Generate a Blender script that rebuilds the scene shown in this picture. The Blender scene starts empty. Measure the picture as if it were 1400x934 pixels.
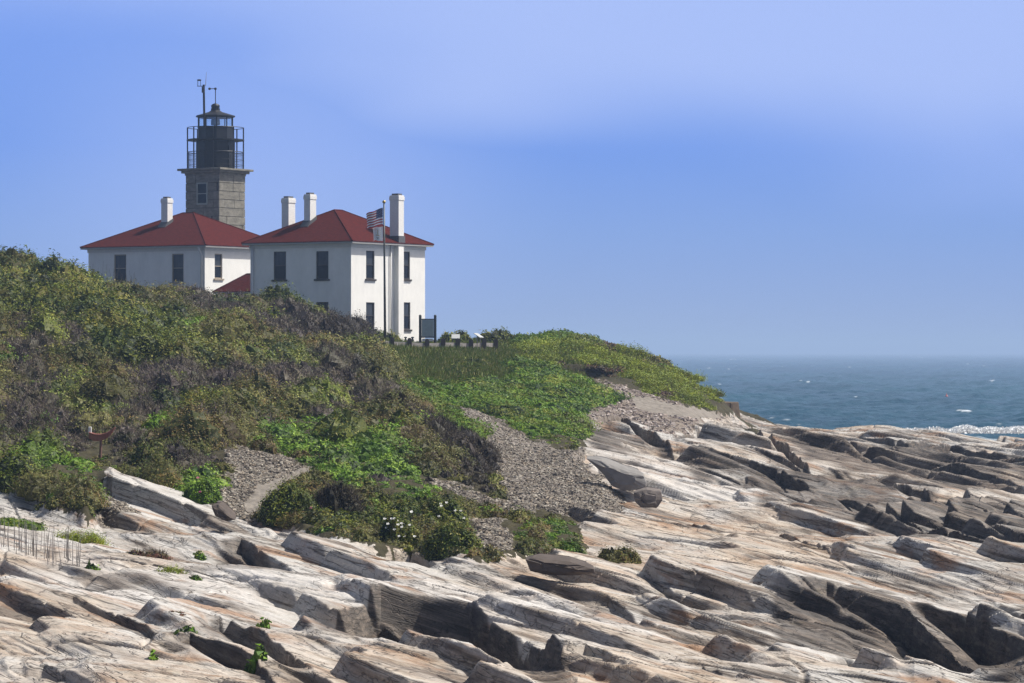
import bpy, math, random
import numpy as np
from mathutils import Vector
R = math.radians
# ------------------------------------------------------------------ camera, light, sky, exposure
scn = bpy.context.scene
col = scn.collection
FPX, HZ, CX, D0, S0, CAMZ = 4510.0, 480.0, 700.0, 220.0, 20.5, 10.0     # focal length in photo pixels; depth unit 220 m
cam_d = bpy.data.cameras.new('camera')
cam = bpy.data.objects.new('camera', cam_d)
col.objects.link(cam)
cam.location = (0, 0, CAMZ)
cam.rotation_euler = (R(90), 0, 0)
cam_d.sensor_width = 36.0
cam_d.lens = FPX / 1400 * 36
cam_d.shift_y = 13 / 1400
cam_d.clip_start = 0.5
cam_d.clip_end = 40000
scn.camera = cam
SUN_DIR = Vector((0.95, 0.22, 0)).normalized()
SUN_EL = R(52)
sd = Vector((SUN_DIR.x * math.cos(SUN_EL), SUN_DIR.y * math.cos(SUN_EL), math.sin(SUN_EL)))
sun_d = bpy.data.lights.new('sun', 'SUN')
sun_d.energy = 4.7
sun_d.angle = R(0.5)
sun_d.color = (1.0, 0.96, 0.89)
sun = bpy.data.objects.new('sun', sun_d)
col.objects.link(sun)
sun.location = (60, 60, 120)
sun.rotation_euler = sd.to_track_quat('Z', 'Y').to_euler()
scn.view_settings.view_transform = 'Standard'
scn.view_settings.look = 'None'
scn.view_settings.exposure = 0.33
scn.view_settings.gamma = 1.0
scn.view_settings.use_curve_mapping = False
scn.render.engine = 'CYCLES'
scn.cycles.use_denoising = True
scn.cycles.denoiser = 'OPENIMAGEDENOISE'
scn.cycles.denoising_input_passes = 'RGB_ALBEDO_NORMAL'
scn.cycles.denoising_prefilter = 'NONE'
scn.cycles.max_bounces = 5
scn.cycles.diffuse_bounces = 2
scn.cycles.glossy_bounces = 2
scn.cycles.transmission_bounces = 4
scn.cycles.transparent_max_bounces = 6
scn.cycles.volume_bounces = 0
world = bpy.data.worlds.new('World')
scn.world = world
world.use_nodes = True
wt = world.node_tree
wt.nodes.clear()
def WN(t, **k):
    n = wt.nodes.new(t)
    for a, b in k.items():
        setattr(n, a, b)
    return n
def wl(a, b):
    wt.links.new(a, b)
w_out = WN('ShaderNodeOutputWorld')
w_bg = WN('ShaderNodeBackground')
w_bg.inputs['Strength'].default_value = 0.074
wl(w_bg.outputs[0], w_out.inputs[0])
sky = WN('ShaderNodeTexSky', sky_type='NISHITA')
sky.sun_disc = False
sky.sun_elevation = SUN_EL
sky.sun_rotation = math.atan2(SUN_DIR.x, SUN_DIR.y)
sky.altitude = 10
sky.air_density = 1.0
sky.dust_density = 5.0
sky.ozone_density = 1.5
# low marine haze and thin cloud near the horizon, by view elevation
w_tc = WN('ShaderNodeTexCoord')
w_sep = WN('ShaderNodeSeparateXYZ')
wl(w_tc.outputs['Generated'], w_sep.inputs[0])
w_map = WN('ShaderNodeMapping')
w_map.inputs['Scale'].default_value = (5.5, 5.5, 11.0)
w_map.inputs['Location'].default_value = (1.7, 0.3, 2.1)
wl(w_tc.outputs['Generated'], w_map.inputs[0])
w_n = WN('ShaderNodeTexNoise')
w_n.inputs['Scale'].default_value = 1.0
w_n.inputs['Detail'].default_value = 2.5
w_n.inputs['Roughness'].default_value = 0.45
w_n.inputs['Distortion'].default_value = 0.3
wl(w_map.outputs[0], w_n.inputs[0])
w_ramp = WN('ShaderNodeValToRGB')                  # clear sky colour by sine of elevation (0 .. 0.2)
w_mr = WN('ShaderNodeMapRange')
w_mr.inputs['From Min'].default_value = -0.01
w_mr.inputs['From Max'].default_value = 0.14
wl(w_sep.outputs[2], w_mr.inputs[0])
wl(w_mr.outputs[0], w_ramp.inputs[0])
SKY_STOPS = [(0.0, (0.30, 0.41, 0.69)), (0.12, (0.30, 0.415, 0.72)), (0.30, (0.24, 0.39, 0.79)), (0.48, (0.18, 0.345, 0.86)), (0.75, (0.21, 0.37, 0.90)), (1.0, (0.23, 0.39, 0.92))]
els = w_ramp.color_ramp.elements
while len(els) < len(SKY_STOPS):
    els.new(0.5)
for e, (p, c) in zip(els, SKY_STOPS):
    e.position = p
    e.color = (*c, 1)
w_bnd = WN('ShaderNodeMath', operation='MULTIPLY_ADD')      # a cloud bank whose soft lower edge falls towards the right
wl(w_sep.outputs[0], w_bnd.inputs[0]); w_bnd.inputs[1].default_value = 0.19; wl(w_sep.outputs[2], w_bnd.inputs[2])
w_nz = WN('ShaderNodeMath', operation='MULTIPLY_ADD')
wl(w_n.outputs[0], w_nz.inputs[0]); w_nz.inputs[1].default_value = 0.12; wl(w_bnd.outputs[0], w_nz.inputs[2])
w_cr = WN('ShaderNodeMapRange', interpolation_type='SMOOTHSTEP')
w_cr.inputs['From Min'].default_value = 0.107
w_cr.inputs['From Max'].default_value = 0.168
wl(w_nz.outputs[0], w_cr.inputs[0])
w_d = WN('ShaderNodeVectorMath', operation='SUBTRACT')      # a paler drift of haze low in the west
wl(w_tc.outputs['Generated'], w_d.inputs[0]); w_d.inputs[1].default_value = (-0.075, 0.997, 0.045)
w_ds = WN('ShaderNodeVectorMath', operation='MULTIPLY')
wl(w_d.outputs[0], w_ds.inputs[0]); w_ds.inputs[1].default_value = (1.0, 0.2, 1.3)
w_dl = WN('ShaderNodeVectorMath', operation='LENGTH')
wl(w_ds.outputs[0], w_dl.inputs[0])
w_dr = WN('ShaderNodeMapRange', interpolation_type='SMOOTHSTEP')
w_dr.inputs['From Min'].default_value = 0.10; w_dr.inputs['From Max'].default_value = 0.01
w_dr.inputs['To Min'].default_value = 0.0; w_dr.inputs['To Max'].default_value = 0.55
wl(w_dl.outputs['Value'], w_dr.inputs[0])
w_mxx = WN('ShaderNodeMath', operation='MAXIMUM')
wl(w_cr.outputs[0], w_mxx.inputs[0]); wl(w_dr.outputs[0], w_mxx.inputs[1])
w_cm = WN('ShaderNodeMath', operation='MULTIPLY')
w_cm.inputs[1].default_value = 0.9
wl(w_mxx.outputs[0], w_cm.inputs[0])
w_cl = WN('ShaderNodeMix', data_type='RGBA')
w_cl.inputs[7].default_value = (0.435, 0.565, 0.985, 1)
wl(w_cm.outputs[0], w_cl.inputs[0])
wl(w_ramp.outputs[0], w_cl.inputs[6])
w_sc = WN('ShaderNodeMix', data_type='RGBA', blend_type='MULTIPLY')
w_sc.inputs[0].default_value = 1.0
w_sc.inputs[7].default_value = (10.5, 10.5, 10.5, 1)
w_sc.clamp_result = False
wl(w_cl.outputs[2], w_sc.inputs[6])
w_f = WN('ShaderNodeMapRange', interpolation_type='SMOOTHSTEP')     # clear blue Nishita sky above about 20 degrees
w_f.inputs['From Min'].default_value = 0.125
w_f.inputs['From Max'].default_value = 0.19
wl(w_sep.outputs[2], w_f.inputs[0])
w_mix = WN('ShaderNodeMix', data_type='RGBA')
wl(w_f.outputs[0], w_mix.inputs[0])
wl(w_sc.outputs[2], w_mix.inputs[6])
wl(sky.outputs[0], w_mix.inputs[7])
wl(w_mix.outputs[2], w_bg.inputs['Color'])

# ------------------------------------------------------------------ helpers
rng = np.random.default_rng(7)
random.seed(7)
def tag(o, label=None, cat=None, group=None, kind=None):
    if label: o['label'] = label
    if cat: o['category'] = cat
    if group: o['group'] = group
    if kind: o['kind'] = kind
    return o
def empty(name, loc, rz=0.0):
    o = bpy.data.objects.new(name, None)
    o.empty_display_size = 0.3
    col.objects.link(o)
    o.location = loc
    o.rotation_euler = (0, 0, rz)
    return o
def at(px, py, d):
    """photo pixel at depth d (units of 220 m) -> world point"""
    return Vector(((px - CX) * d * D0 / FPX, D0 * d, CAMZ - (py - HZ) * d * D0 / FPX))
class MB:
    def __init__(s):
        s.v, s.f, s.m = [], [], []
    def add(s, vs, fs, mi=0):
        n = len(s.v)
        s.v += [tuple(v) for v in vs]
        s.f += [tuple(n + i for i in f) for f in fs]
        s.m += [mi] * len(fs)
        return s
    def box(s, x0, y0, z0, x1, y1, z1, mi=0):
        vs = [(x0, y0, z0), (x1, y0, z0), (x1, y1, z0), (x0, y1, z0), (x0, y0, z1), (x1, y0, z1), (x1, y1, z1), (x0, y1, z1)]
        return s.add(vs, [(3, 2, 1, 0), (4, 5, 6, 7), (0, 1, 5, 4), (1, 2, 6, 5), (2, 3, 7, 6), (3, 0, 4, 7)], mi)
    def tube(s, pts, r, n=8, mi=0, cap=True):
        pts = [Vector(p) for p in pts]
        rs = r if isinstance(r, (list, tuple)) else [r] * len(pts)
        rings = []
        for i, p in enumerate(pts):
            t = (pts[min(i + 1, len(pts) - 1)] - pts[max(i - 1, 0)]).normalized()
            a = Vector((0, 0, 1)) if abs(t.z) < 0.9 else Vector((1, 0, 0))
            u = t.cross(a).normalized(); w = t.cross(u)
            rings.append([p + (u * math.cos(2 * math.pi * k / n) + w * math.sin(2 * math.pi * k / n)) * rs[i] for k in range(n)])
        vs = [v for q in rings for v in q]
        fs = [(i * n + k, i * n + (k + 1) % n, (i + 1) * n + (k + 1) % n, (i + 1) * n + k) for i in range(len(pts) - 1) for k in range(n)]
        if cap:
            fs += [tuple(range(n))[::-1], tuple(range(len(vs) - n, len(vs)))]
        return s.add(vs, fs, mi)
    def lathe(s, prof, n=24, c=(0, 0, 0), mi=0, rot=0.0, cap=True):
        vs = [(c[0] + r * math.cos(rot + 2 * math.pi * k / n), c[1] + r * math.sin(rot + 2 * math.pi * k / n), c[2] + z) for r, z in prof for k in range(n)]
        fs = [(i * n + k, i * n + (k + 1) % n, (i + 1) * n + (k + 1) % n, (i + 1) * n + k) for i in range(len(prof) - 1) for k in range(n)]
        if cap:
            fs += [tuple(range(n))[::-1], tuple(range(len(vs) - n, len(vs)))]
        return s.add(vs, fs, mi)
    def build(s, name, mat, parent=None, smooth=False, bevel=0.0):
        me = bpy.data.meshes.new(name)
        me.from_pydata(s.v, [], s.f)
        for m in (mat if isinstance(mat, (list, tuple)) else [mat]):
            me.materials.append(m)
        me.polygons.foreach_set('material_index', s.m)
        me.polygons.foreach_set('use_smooth', [smooth] * len(s.f))
        me.update()
        o = bpy.data.objects.new(name, me)
        col.objects.link(o)
        if parent: o.parent = parent
        if bevel:
            b = o.modifiers.new('bevel', 'BEVEL'); b.width = bevel; b.segments = 2; b.limit_method = 'ANGLE'
        return o
def np_mesh(name, co, faces, mat, smooth=False, attrs=None, parent=None):
    """co (N,3); faces (M,k) int array"""
    me = bpy.data.meshes.new(name)
    k = faces.shape[1]
    me.vertices.add(len(co)); me.vertices.foreach_set('co', np.ascontiguousarray(co, dtype=np.float32).ravel())
    me.loops.add(faces.size); me.loops.foreach_set('vertex_index', np.ascontiguousarray(faces, dtype=np.int32).ravel())
    me.polygons.add(len(faces)); me.polygons.foreach_set('loop_start', np.arange(0, faces.size, k, dtype=np.int32))
    me.polygons.foreach_set('use_smooth', np.full(len(faces), smooth, dtype=bool))
    for an, arr in (attrs or {}).items():
        if arr.ndim == 1:
            a = me.attributes.new(an, 'FLOAT', 'POINT'); a.data.foreach_set('value', arr.astype(np.float32))
        else:
            a = me.attributes.new(an, 'FLOAT_COLOR', 'POINT'); a.data.foreach_set('color', np.ascontiguousarray(np.c_[arr, np.ones(len(arr))], dtype=np.float32).ravel())
    me.materials.append(mat)
    me.update(calc_edges=True)
    o = bpy.data.objects.new(name, me)
    col.objects.link(o)
    if parent: o.parent = parent
    return o
# gradient noise in numpy
_perm = np.random.default_rng(3).permutation(256).astype(np.int32)
_perm = np.r_[_perm, _perm]
_ga = np.linspace(0, 2 * np.pi, 256, endpoint=False)
_gx, _gy = np.cos(_ga).astype(np.float32), np.sin(_ga).astype(np.float32)
def perlin(x, y):
    x = np.asarray(x, dtype=np.float32); y = np.asarray(y, dtype=np.float32)
    xf, yf = np.floor(x), np.floor(y)
    xi, yi = xf.astype(np.int32) & 255, yf.astype(np.int32) & 255
    fx, fy = x - xf, y - yf
    u, v = fx * fx * fx * (fx * (fx * 6 - 15) + 10), fy * fy * fy * (fy * (fy * 6 - 15) + 10)
    def g(ix, iy, dx, dy):
        h = _perm[_perm[ix & 255] + (iy & 255)]
        return _gx[h] * dx + _gy[h] * dy
    a, b = g(xi, yi, fx, fy), g(xi + 1, yi, fx - 1, fy)
    c, d = g(xi, yi + 1, fx, fy - 1), g(xi + 1, yi + 1, fx - 1, fy - 1)
    return 1.5 * (a + u * (b - a) + v * (c + u * (d - c) - (a + u * (b - a))))
def fbm(x, y, o=4, g=0.5, l=2.03):
    s, a = 0.0, 1.0
    for i in range(o):
        s = s + a * perlin(x + 17.3 * i, y - 9.1 * i)
        a *= g; x = x * l; y = y * l
    return s
def sstep(a, b, x):
    t = np.clip((x - a) / (b - a), 0, 1)
    return t * t * (3 - 2 * t)
# ------------------------------------------------------------------ materials
def new_mat(name):
    m = bpy.data.materials.new(name)
    m.use_nodes = True
    return m, m.node_tree, m.node_tree.nodes['Principled BSDF']
def plain(name, c, rough=0.6, metal=0.0, var=0.12, scale=6.0, bump=0.0, stretch=(1, 1, 1), spec=0.4):
    """surface colour with a little mottling and an optional bump"""
    m, t, p = new_mat(name)
    tc = t.nodes.new('ShaderNodeTexCoord'); mp = t.nodes.new('ShaderNodeMapping'); n = t.nodes.new('ShaderNodeTexNoise')
    mp.inputs['Scale'].default_value = stretch
    n.inputs['Scale'].default_value = scale; n.inputs['Detail'].default_value = 6; n.inputs['Roughness'].default_value = 0.65
    t.links.new(tc.outputs['Object'], mp.inputs[0]); t.links.new(mp.outputs[0], n.inputs[0])
    r = t.nodes.new('ShaderNodeValToRGB')
    r.color_ramp.elements[0].position = 0.3; r.color_ramp.elements[1].position = 0.7
    r.color_ramp.elements[0].color = (*[x * (1 - var) for x in c], 1)
    r.color_ramp.elements[1].color = (*[min(1, x * (1 + var)) for x in c], 1)
    t.links.new(n.outputs[0], r.inputs[0]); t.links.new(r.outputs[0], p.inputs['Base Color'])
    p.inputs['Roughness'].default_value = rough; p.inputs['Metallic'].default_value = metal
    p.inputs['Specular IOR Level'].default_value = spec
    if bump:
        b = t.nodes.new('ShaderNodeBump'); b.inputs['Strength'].default_value = bump; b.inputs['Distance'].default_value = 0.02
        t.links.new(n.outputs[0], b.inputs['Height']); t.links.new(b.outputs[0], p.inputs['Normal'])
    return m
# ------------------------------------------------------------------ the lie of the land: heights through measured points
CTRL = """0 1150 .19;700 1150 .2;1400 1150 .21;-800 1150 .19;2200 1150 .21
0 934 .25;350 934 .25;700 934 .26;1050 934 .27;1400 934 .28;-800 930 .25;2200 960 .28
0 850 .29;350 850 .30;700 850 .31;1050 855 .325;1400 860 .33
0 770 .335;350 775 .345;700 778 .36;1050 775 .375;1400 775 .39;-700 740 .33;2200 800 .39
0 705 .39;200 720 .385;450 738 .38;650 760 .37;700 735 .4;900 725 .43;1100 725 .45;1400 722 .47
900 670 .52;1000 660 .56;1100 680 .53;1250 680 .55;1400 690 .54;2200 740 .56
1100 630 .65;1250 645 .66;1400 655 .67;980 590 .72;1100 595 .78;1250 605 .85;1400 618 .85
1010 563 .9;1100 576 .95;1200 587 1.05;1330 598 1.05;1480 606 1.05
0 657 .42;0 608 .5;0 512 .62;0 436 .7;0 372 .78;-700 600 .42;-700 400 .65;-700 300 .8
150 645 .45;150 570 .53;150 474 .66;110 396 .79;60 381 .785;200 412 .83;250 413 .85;300 419 .87
80 645 .44;300 612 .49;350 665 .45;300 535 .6;300 455 .73
450 705 .415;450 632 .49;450 545 .62;420 475 .76;350 423 .87;400 437 .87;440 447 .88;470 460 .88
560 745 .385;560 668 .45;560 590 .56;540 522 .7;500 474 .88;520 476 .9
650 742 .39;650 692 .44;680 652 .5;640 572 .62;600 530 .74;560 488 .88
760 700 .44;740 640 .54;720 602 .61;700 544 .74;680 506 .84;620 486 .9;690 492 .89
800 620 .58;800 594 .64;780 554 .74;800 524 .83;740 499 .88;850 655 .52;830 680 .48
880 572 .75;860 547 .82;830 513 .88;760 484 .93;920 590 .71
900 528 .88;940 564 .83;975 570 .85;985 563 .9
690 476 .96;720 468 .98;770 463 1.0;830 470 1.0;890 490 .98;930 522 .95;965 555 .92"""
HID = [(-60, 235, 13.2), (-60, 260, 12.5), (-35, 232, 12.3), (-22, 235, 11.6), (-28, 255, 11.5), (-16, 224, 10.9), (-10.7, 219, 10.35), (-6, 227, 10.3),
       (-12, 238, 10.5), (-4, 212, 10.3), (0, 215, 10.3), (-10, 270, 10.5), (-40, 290, 11), (-80, 300, 11), (-90, 240, 14), (5, 235, 10.3), (2, 260, 9.5), (8, 250, 8.8),
       (14, 235, 5.6), (18, 245, 2.5), (10, 290, 4), (0, 330, -1), (-40, 360, -1), (-100, 380, -1), (30, 260, 0.4), (45, 262, -.4), (60, 270, -.6), (24, 300, -1.5), (50, 320, -2), (80, 340, -3),
       (0, 420, -5), (-60, 420, -5), (80, 420, -5), (34, 246, 2.2), (75, 255, 0.3), (80, 200, 2.2), (95, 300, -2)]
_P = []
for ln in CTRL.split('\n'):
    for q in ln.split(';'):
        a, b, c = (float(v) for v in q.split())
        _P.append((a, c, CAMZ - (b - HZ) * c * D0 / FPX))
for x, y, z in HID:
    _P.append((CX + FPX * x / y, y / D0, z))
_P = np.array(_P)
LK = 2.2
def _uv(px, d):
    return np.asarray(px, dtype=np.float64) / 700.0, np.log(d) * LK
_U, _V = _uv(_P[:, 0], _P[:, 1])
def _ker(r2):
    return r2 * np.log(r2 + 1e-12)
_n = len(_P)
_A = np.zeros((_n + 3, _n + 3))
_A[:_n, :_n] = _ker((_U[:, None] - _U) ** 2 + (_V[:, None] - _V) ** 2) - np.eye(_n) * 0.004
_A[:_n, _n:] = np.c_[np.ones(_n), _U, _V]
_A[_n:, :_n] = _A[:_n, _n:].T
_W = np.linalg.solve(_A, np.r_[_P[:, 2], 0, 0, 0])
def base_z(px, d):
    px = np.asarray(px); sh = px.shape
    u, v = _uv(px.ravel(), np.asarray(d).ravel())
    out = np.empty(len(u), dtype=np.float32)
    U, V, W = _U.astype(np.float32), _V.astype(np.float32), _W.astype(np.float32)
    for i in range(0, len(u), 200000):
        a, b = u[i:i + 200000].astype(np.float32)[:, None], v[i:i + 200000].astype(np.float32)[:, None]
        out[i:i + 200000] = _ker((a - U) ** 2 + (b - V) ** 2) @ W[:_n] + W[_n] + W[_n + 1] * a[:, 0] + W[_n + 2] * b[:, 0]
    return np.clip(out, -6, 17).reshape(sh)
_dg = np.exp(np.linspace(math.log(.15), math.log(1.5), 700))
def locate(px, py):
    """depth at which the smooth ground meets the photo ray (px, py)"""
    z = base_z(np.full(700, float(px)), _dg)
    q = HZ + (CAMZ - z) * FPX / (_dg * D0)
    k = np.nonzero(q <= py)[0]
    if len(k) == 0:
        return float(_dg[np.argmin(q)])
    i = k[0]
    if i == 0: return float(_dg[0])
    t = (q[i - 1] - py) / (q[i - 1] - q[i])
    return float(_dg[i - 1] + t * (_dg[i] - _dg[i - 1]))

# ground kinds, traced as areas of the ground
MW, MH, MX, MY = 1100, 620, -400, 250          # 2-px cells
def poly_mask(pts):
    m = np.zeros((MH, MW), bool)
    X = MX + 2 * np.arange(MW)[None, :] + 1.0
    Y = MY + 2 * np.arange(MH)[:, None] + 1.0
    pts = [tuple(float(v) for v in q.split(',')) for q in pts.split()] if isinstance(pts, str) else pts
    for (x0, y0), (x1, y1) in zip(pts, pts[1:] + pts[:1]):
        if y0 == y1: continue
        m ^= ((Y >= min(y0, y1)) & (Y < max(y0, y1)) & (X < x0 + (Y - y0) * (x1 - x0) / (y1 - y0)))
    return m
ROCK_P = poly_mask("-400,640 0,652 60,676 122,700 138,668 146,640 180,655 250,672 292,692 350,702 400,715 470,738 520,746 600,752 655,764 740,752 800,742 790,712 765,700 850,690 835,668 800,640 790,612 800,600 792,575 850,571 880,578 908,596 960,574 985,565 1010,555 1100,565 1800,560 1800,1490 -400,1490")
SCREE_P = (poly_mask("622,552 660,565 720,600 760,612 795,612 805,640 838,668 855,690 800,712 740,700 700,690 676,640 640,585")
           | poly_mask("300,603 345,612 425,640 428,652 385,668 368,690 345,704 290,695 310,640")
           | poly_mask("585,655 640,668 700,690 740,703 690,700 640,690") | poly_mask("640,705 690,712 700,752 655,756")
           | poly_mask("130,692 146,660 200,690 262,706 262,722 180,712")
          )
BROWN_P = poly_mask("815,520 870,532 940,556 988,563 960,576 908,597 880,579 850,572 800,576 800,560 840,550")
PATH_P = poly_mask("330,690 355,665 395,648 428,640 426,655 385,668 368,690 345,702") | poly_mask("860,538 915,552 985,562 975,572 910,570 870,556")
GRASS_P = poly_mask("545,472 690,476 800,490 850,508 790,505 700,492 545,480")
WHITE_P = poly_mask("-100,765 130,770 300,780 500,775 640,790 760,800 900,850 1000,880 760,850 640,832 520,818 420,800 300,812 120,800 -100,800") | poly_mask("790,625 900,620 1010,660 1050,695 960,690 900,660 820,655")
PEACH_P = poly_mask("-100,800 120,808 170,850 140,880 -100,900") | poly_mask("830,700 1000,690 1120,720 1180,760 1060,770 960,745 830,735") | poly_mask("1050,580 1260,620 1300,650 1150,640 1050,610")
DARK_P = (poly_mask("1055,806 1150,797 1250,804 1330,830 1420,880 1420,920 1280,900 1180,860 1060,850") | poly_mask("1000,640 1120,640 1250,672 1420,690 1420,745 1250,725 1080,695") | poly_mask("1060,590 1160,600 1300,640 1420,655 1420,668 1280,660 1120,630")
          | poly_mask("930,610 1060,650 1060,690 960,645") | poly_mask("1200,606 1420,616 1420,645 1270,640") | poly_mask("800,580 900,600 860,615 800,612"))  # dark lichened rock, with rock shade painted into the same areas
LIP_P = poly_mask('706,494 780,499 850,511 880,528 845,534 790,518 735,506')
def mask_at(m, px, py):
    i = np.clip(((np.asarray(py) - MY) / 2).astype(int), 0, MH - 1); j = np.clip(((np.asarray(px) - MX) / 2).astype(int), 0, MW - 1)
    return m[i, j]

# ledges: (edge polyline in photo pixels, drop in photo pixels at the edge, run-out towards the viewer in metres, weight of the painted shade)
LEDGES = [("415,832 470,822 520,812 640,828 700,858 790,915", 112, 9, 1), ("255,848 300,846 360,862 430,905", 48, 4.5, .75), ("205,885 260,872 330,890 400,930", 44, 3.5, .9),
          ("0,762 80,768 170,790", 12, 2.5, .3), ("1235,798 1300,815 1420,872", 80, 8, 1), ("1120,880 1200,870 1250,905", 38, 3.5, .5),
          ("285,738 330,735 390,760", 34, 4, .9), ("480,742 560,748 650,770", 26, 4, .3), ("720,765 815,775", 14, 2.5, .5), ("860,770 920,795 1010,815", 22, 3.5, .4),
          ("880,830 980,845 1080,890", 38, 4.5, .4), ("640,800 760,820 860,850", 18, 3, .3), ("0,905 60,900 140,930", 20, 3, .4), ("140,830 200,850 240,880", 14, 2, .4),
          ("790,572 850,568 925,606", 46, 9, 1), ("915,598 1000,582 1120,642", 54, 9, .95), ("1010,640 1100,655 1210,690", 38, 8, 1), ("1215,603 1300,600 1420,625", 40, 14, 1),
          ("1110,625 1200,650 1330,690", 24, 6, .9), ("1140,690 1250,705 1420,745", 26, 5, .9), ("1340,800 1420,835", 28, 4, .8), ("960,700 1060,715 1150,750", 16, 4, .3),
          ("1050,760 1120,770 1230,790", 14, 3.5, .8), ("860,690 930,700 1000,720", 12, 4, .3), ("1130,583 1230,600 1330,622", 18, 8, .8), ("930,620 1010,640 1100,680", 22, 7, .9),
          ("1000,600 1080,622 1180,655", 18, 7, .7), ("1290,700 1360,715 1430,740", 20, 5, .9), ("860,905 960,900 1040,930", 22, 3, .4), ("700,905 800,900 880,930", 20, 3, .3),
          ("925,598 1000,618 1100,652 1200,686 1300,712 1420,742", 44, 11, 1), ("985,570 1080,588 1180,612 1290,638 1420,668", 28, 11, .9), ("1050,640 1150,664 1250,690 1420,716", 32, 9, 1),
          ("1050,802 1130,800 1230,828 1330,876 1420,918", 64, 9, 1), ("0,802 100,812 200,850 300,905", 18, 3, .7), ("560,768 700,776 830,802 960,850", 22, 3.5, .6), ("300,905 380,900 470,925 560,945", 26, 3, .5),
          ("532,516 560,522 606,514", 18, 4, 1), ("705,493 780,500 860,512", 22, 8, 1), ("110,450 180,498 240,552 292,612", 34, 12, 0), ("20,520 70,560 120,610", 16, 8, 0), ("560,545 620,580 690,668", 14, 8, 0)]
def ledge_drop(px, d, jit):
    tot = np.zeros(px.shape, dtype=np.float32); ledge_shade = np.zeros(px.shape, dtype=np.float32)
    for s, h, run, wk in LEDGES:
        p = np.array([[float(v) for v in q.split(',')] for q in s.split()])
        dd = np.array([locate(a, b) for a, b in p])
        sel = (px > p[0, 0]) & (px < p[-1, 0]) & (d < dd.max() + .02) & (d > dd.min() - run / D0 - .02)
        if not sel.any(): continue
        q = px[sel]
        ye = np.interp(q, p[:, 0], dd) * D0 + jit[sel] * 0.9
        t = (q - p[0, 0]) / (p[-1, 0] - p[0, 0])
        hh = h * dd.mean() * D0 / FPX * np.clip(np.minimum(t * 1.8, (1 - t) * 2.2), 0, 1)
        de = ye - d[sel] * D0
        f = sstep(-.06, .2 + .35 * float(hh.max()), de) * np.clip(1 - de / run, 0, 1)
        tot[sel] = np.maximum(tot[sel], hh * f)
        if wk: ledge_shade[sel] = np.maximum(ledge_shade[sel], wk * sstep(-.10, .05, de) * (1 - sstep(run * .35, run * .75, de)) * np.clip(hh * 4, 0, 1))  # shade painted on the face and trough below the edge
    return tot, ledge_shade
BA, BB = -0.26, -0.03                           # dip of the beds
def terr(w, s, t, keep=.1):
    k = np.floor(w / s); f = w / s - k
    return s * (k + keep * f + (1 - keep) * sstep(1 - t, 1, f)) + s * .3 * (1 - t)
def ground_detail(px, d, z0, rockness, calm):
    x, y = (px - CX) * d * D0 / FPX, d * D0
    e, n = x * .82 - y * .572, x * .572 + y * .82          # along and across the broken edges
    jit = .7 * fbm(e / 6, n / 4 + 50, 2, .5) + .06 * fbm(e / 1.2, n / 1.2, 2)
    z = z0
    led, ledge_shade = ledge_drop(px, d, jit)
    big = sstep(.25, .8, d)
    w = z - BA * x - BB * y + (.44 + .12 * big) * fbm(e / 26, n / 4.6, 2, .38) + .10 * perlin(e / 7, n / 5) + .05 * fbm(e / 8, n / 1.2 + 30, 3)
    w = w + .10 * np.sin(w * 3.1 + 1.3 * perlin(x / 20, y / 20))
    reg = fbm(e / 17 + 31, n / 9, 2)
    act = (.12 + .86 * sstep(-.22, .30, reg)) * (1 - .55 * calm) * (1 - .45 * sstep(.8, .95, d))      # some slabs stay smooth
    s1 = .56 + .25 * big + .25 * sstep(.5, .62, d) * sstep(.9, .78, d)
    s2 = .125 + .12 * big
    zr = w + act * (terr(w, s1, .14) - w)
    ww = zr + .06 * fbm(e / 7 + 9, n / 2.4, 2) + .022 * np.sin(zr * 15) + .008 * np.sin(zr * 31 + 1)
    a2 = sstep(.0, .45, fbm(e / 9 + 77, n / 5, 2))
    fr = w / s1; fr = fr - np.floor(fr)
    a2 = a2 * (1 - act * sstep(.74, .84, fr)) * (1 - act * (1 - sstep(.0, .05, fr)))
    zr = zr + .6 * a2 * (terr(ww, s2, .34) - ww)
    zr = zr + BA * x + BB * y - led - .12 - .55 * sstep(.72, .98, d)
    zr = zr + .026 * fbm(e / 3.2, n / .7, 4, .6) + .024 * fbm(e / 1.4, n / .9 + 20, 4, .6)
    cut = np.zeros_like(zr)
    for ee, nn, oo, dp, wd in ((9, 1.7, 0, .22, .085), (14, 3.2, 120, .34, .055)):
        on = sstep(.0, .35, fbm(e / 7 + oo, n / 5, 2))
        cut = np.maximum(cut, dp * on * (1 - sstep(0, wd, np.abs(perlin(e / ee + oo, n / nn)))))
    cut = np.maximum(cut, .07 * (1 - sstep(0, .03, np.abs(perlin(n / 5 + 40, e / 6 + n / 20)))))
    zr = zr - cut
    z = z - led
    zs = z + .12 * fbm(x / 3, y / 3, 5, .55) + .05 * fbm(x / .6, y / .9, 3, .6)
    return (zr * rockness + zs * (1 - rockness)).astype(np.float32), ledge_shade

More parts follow.
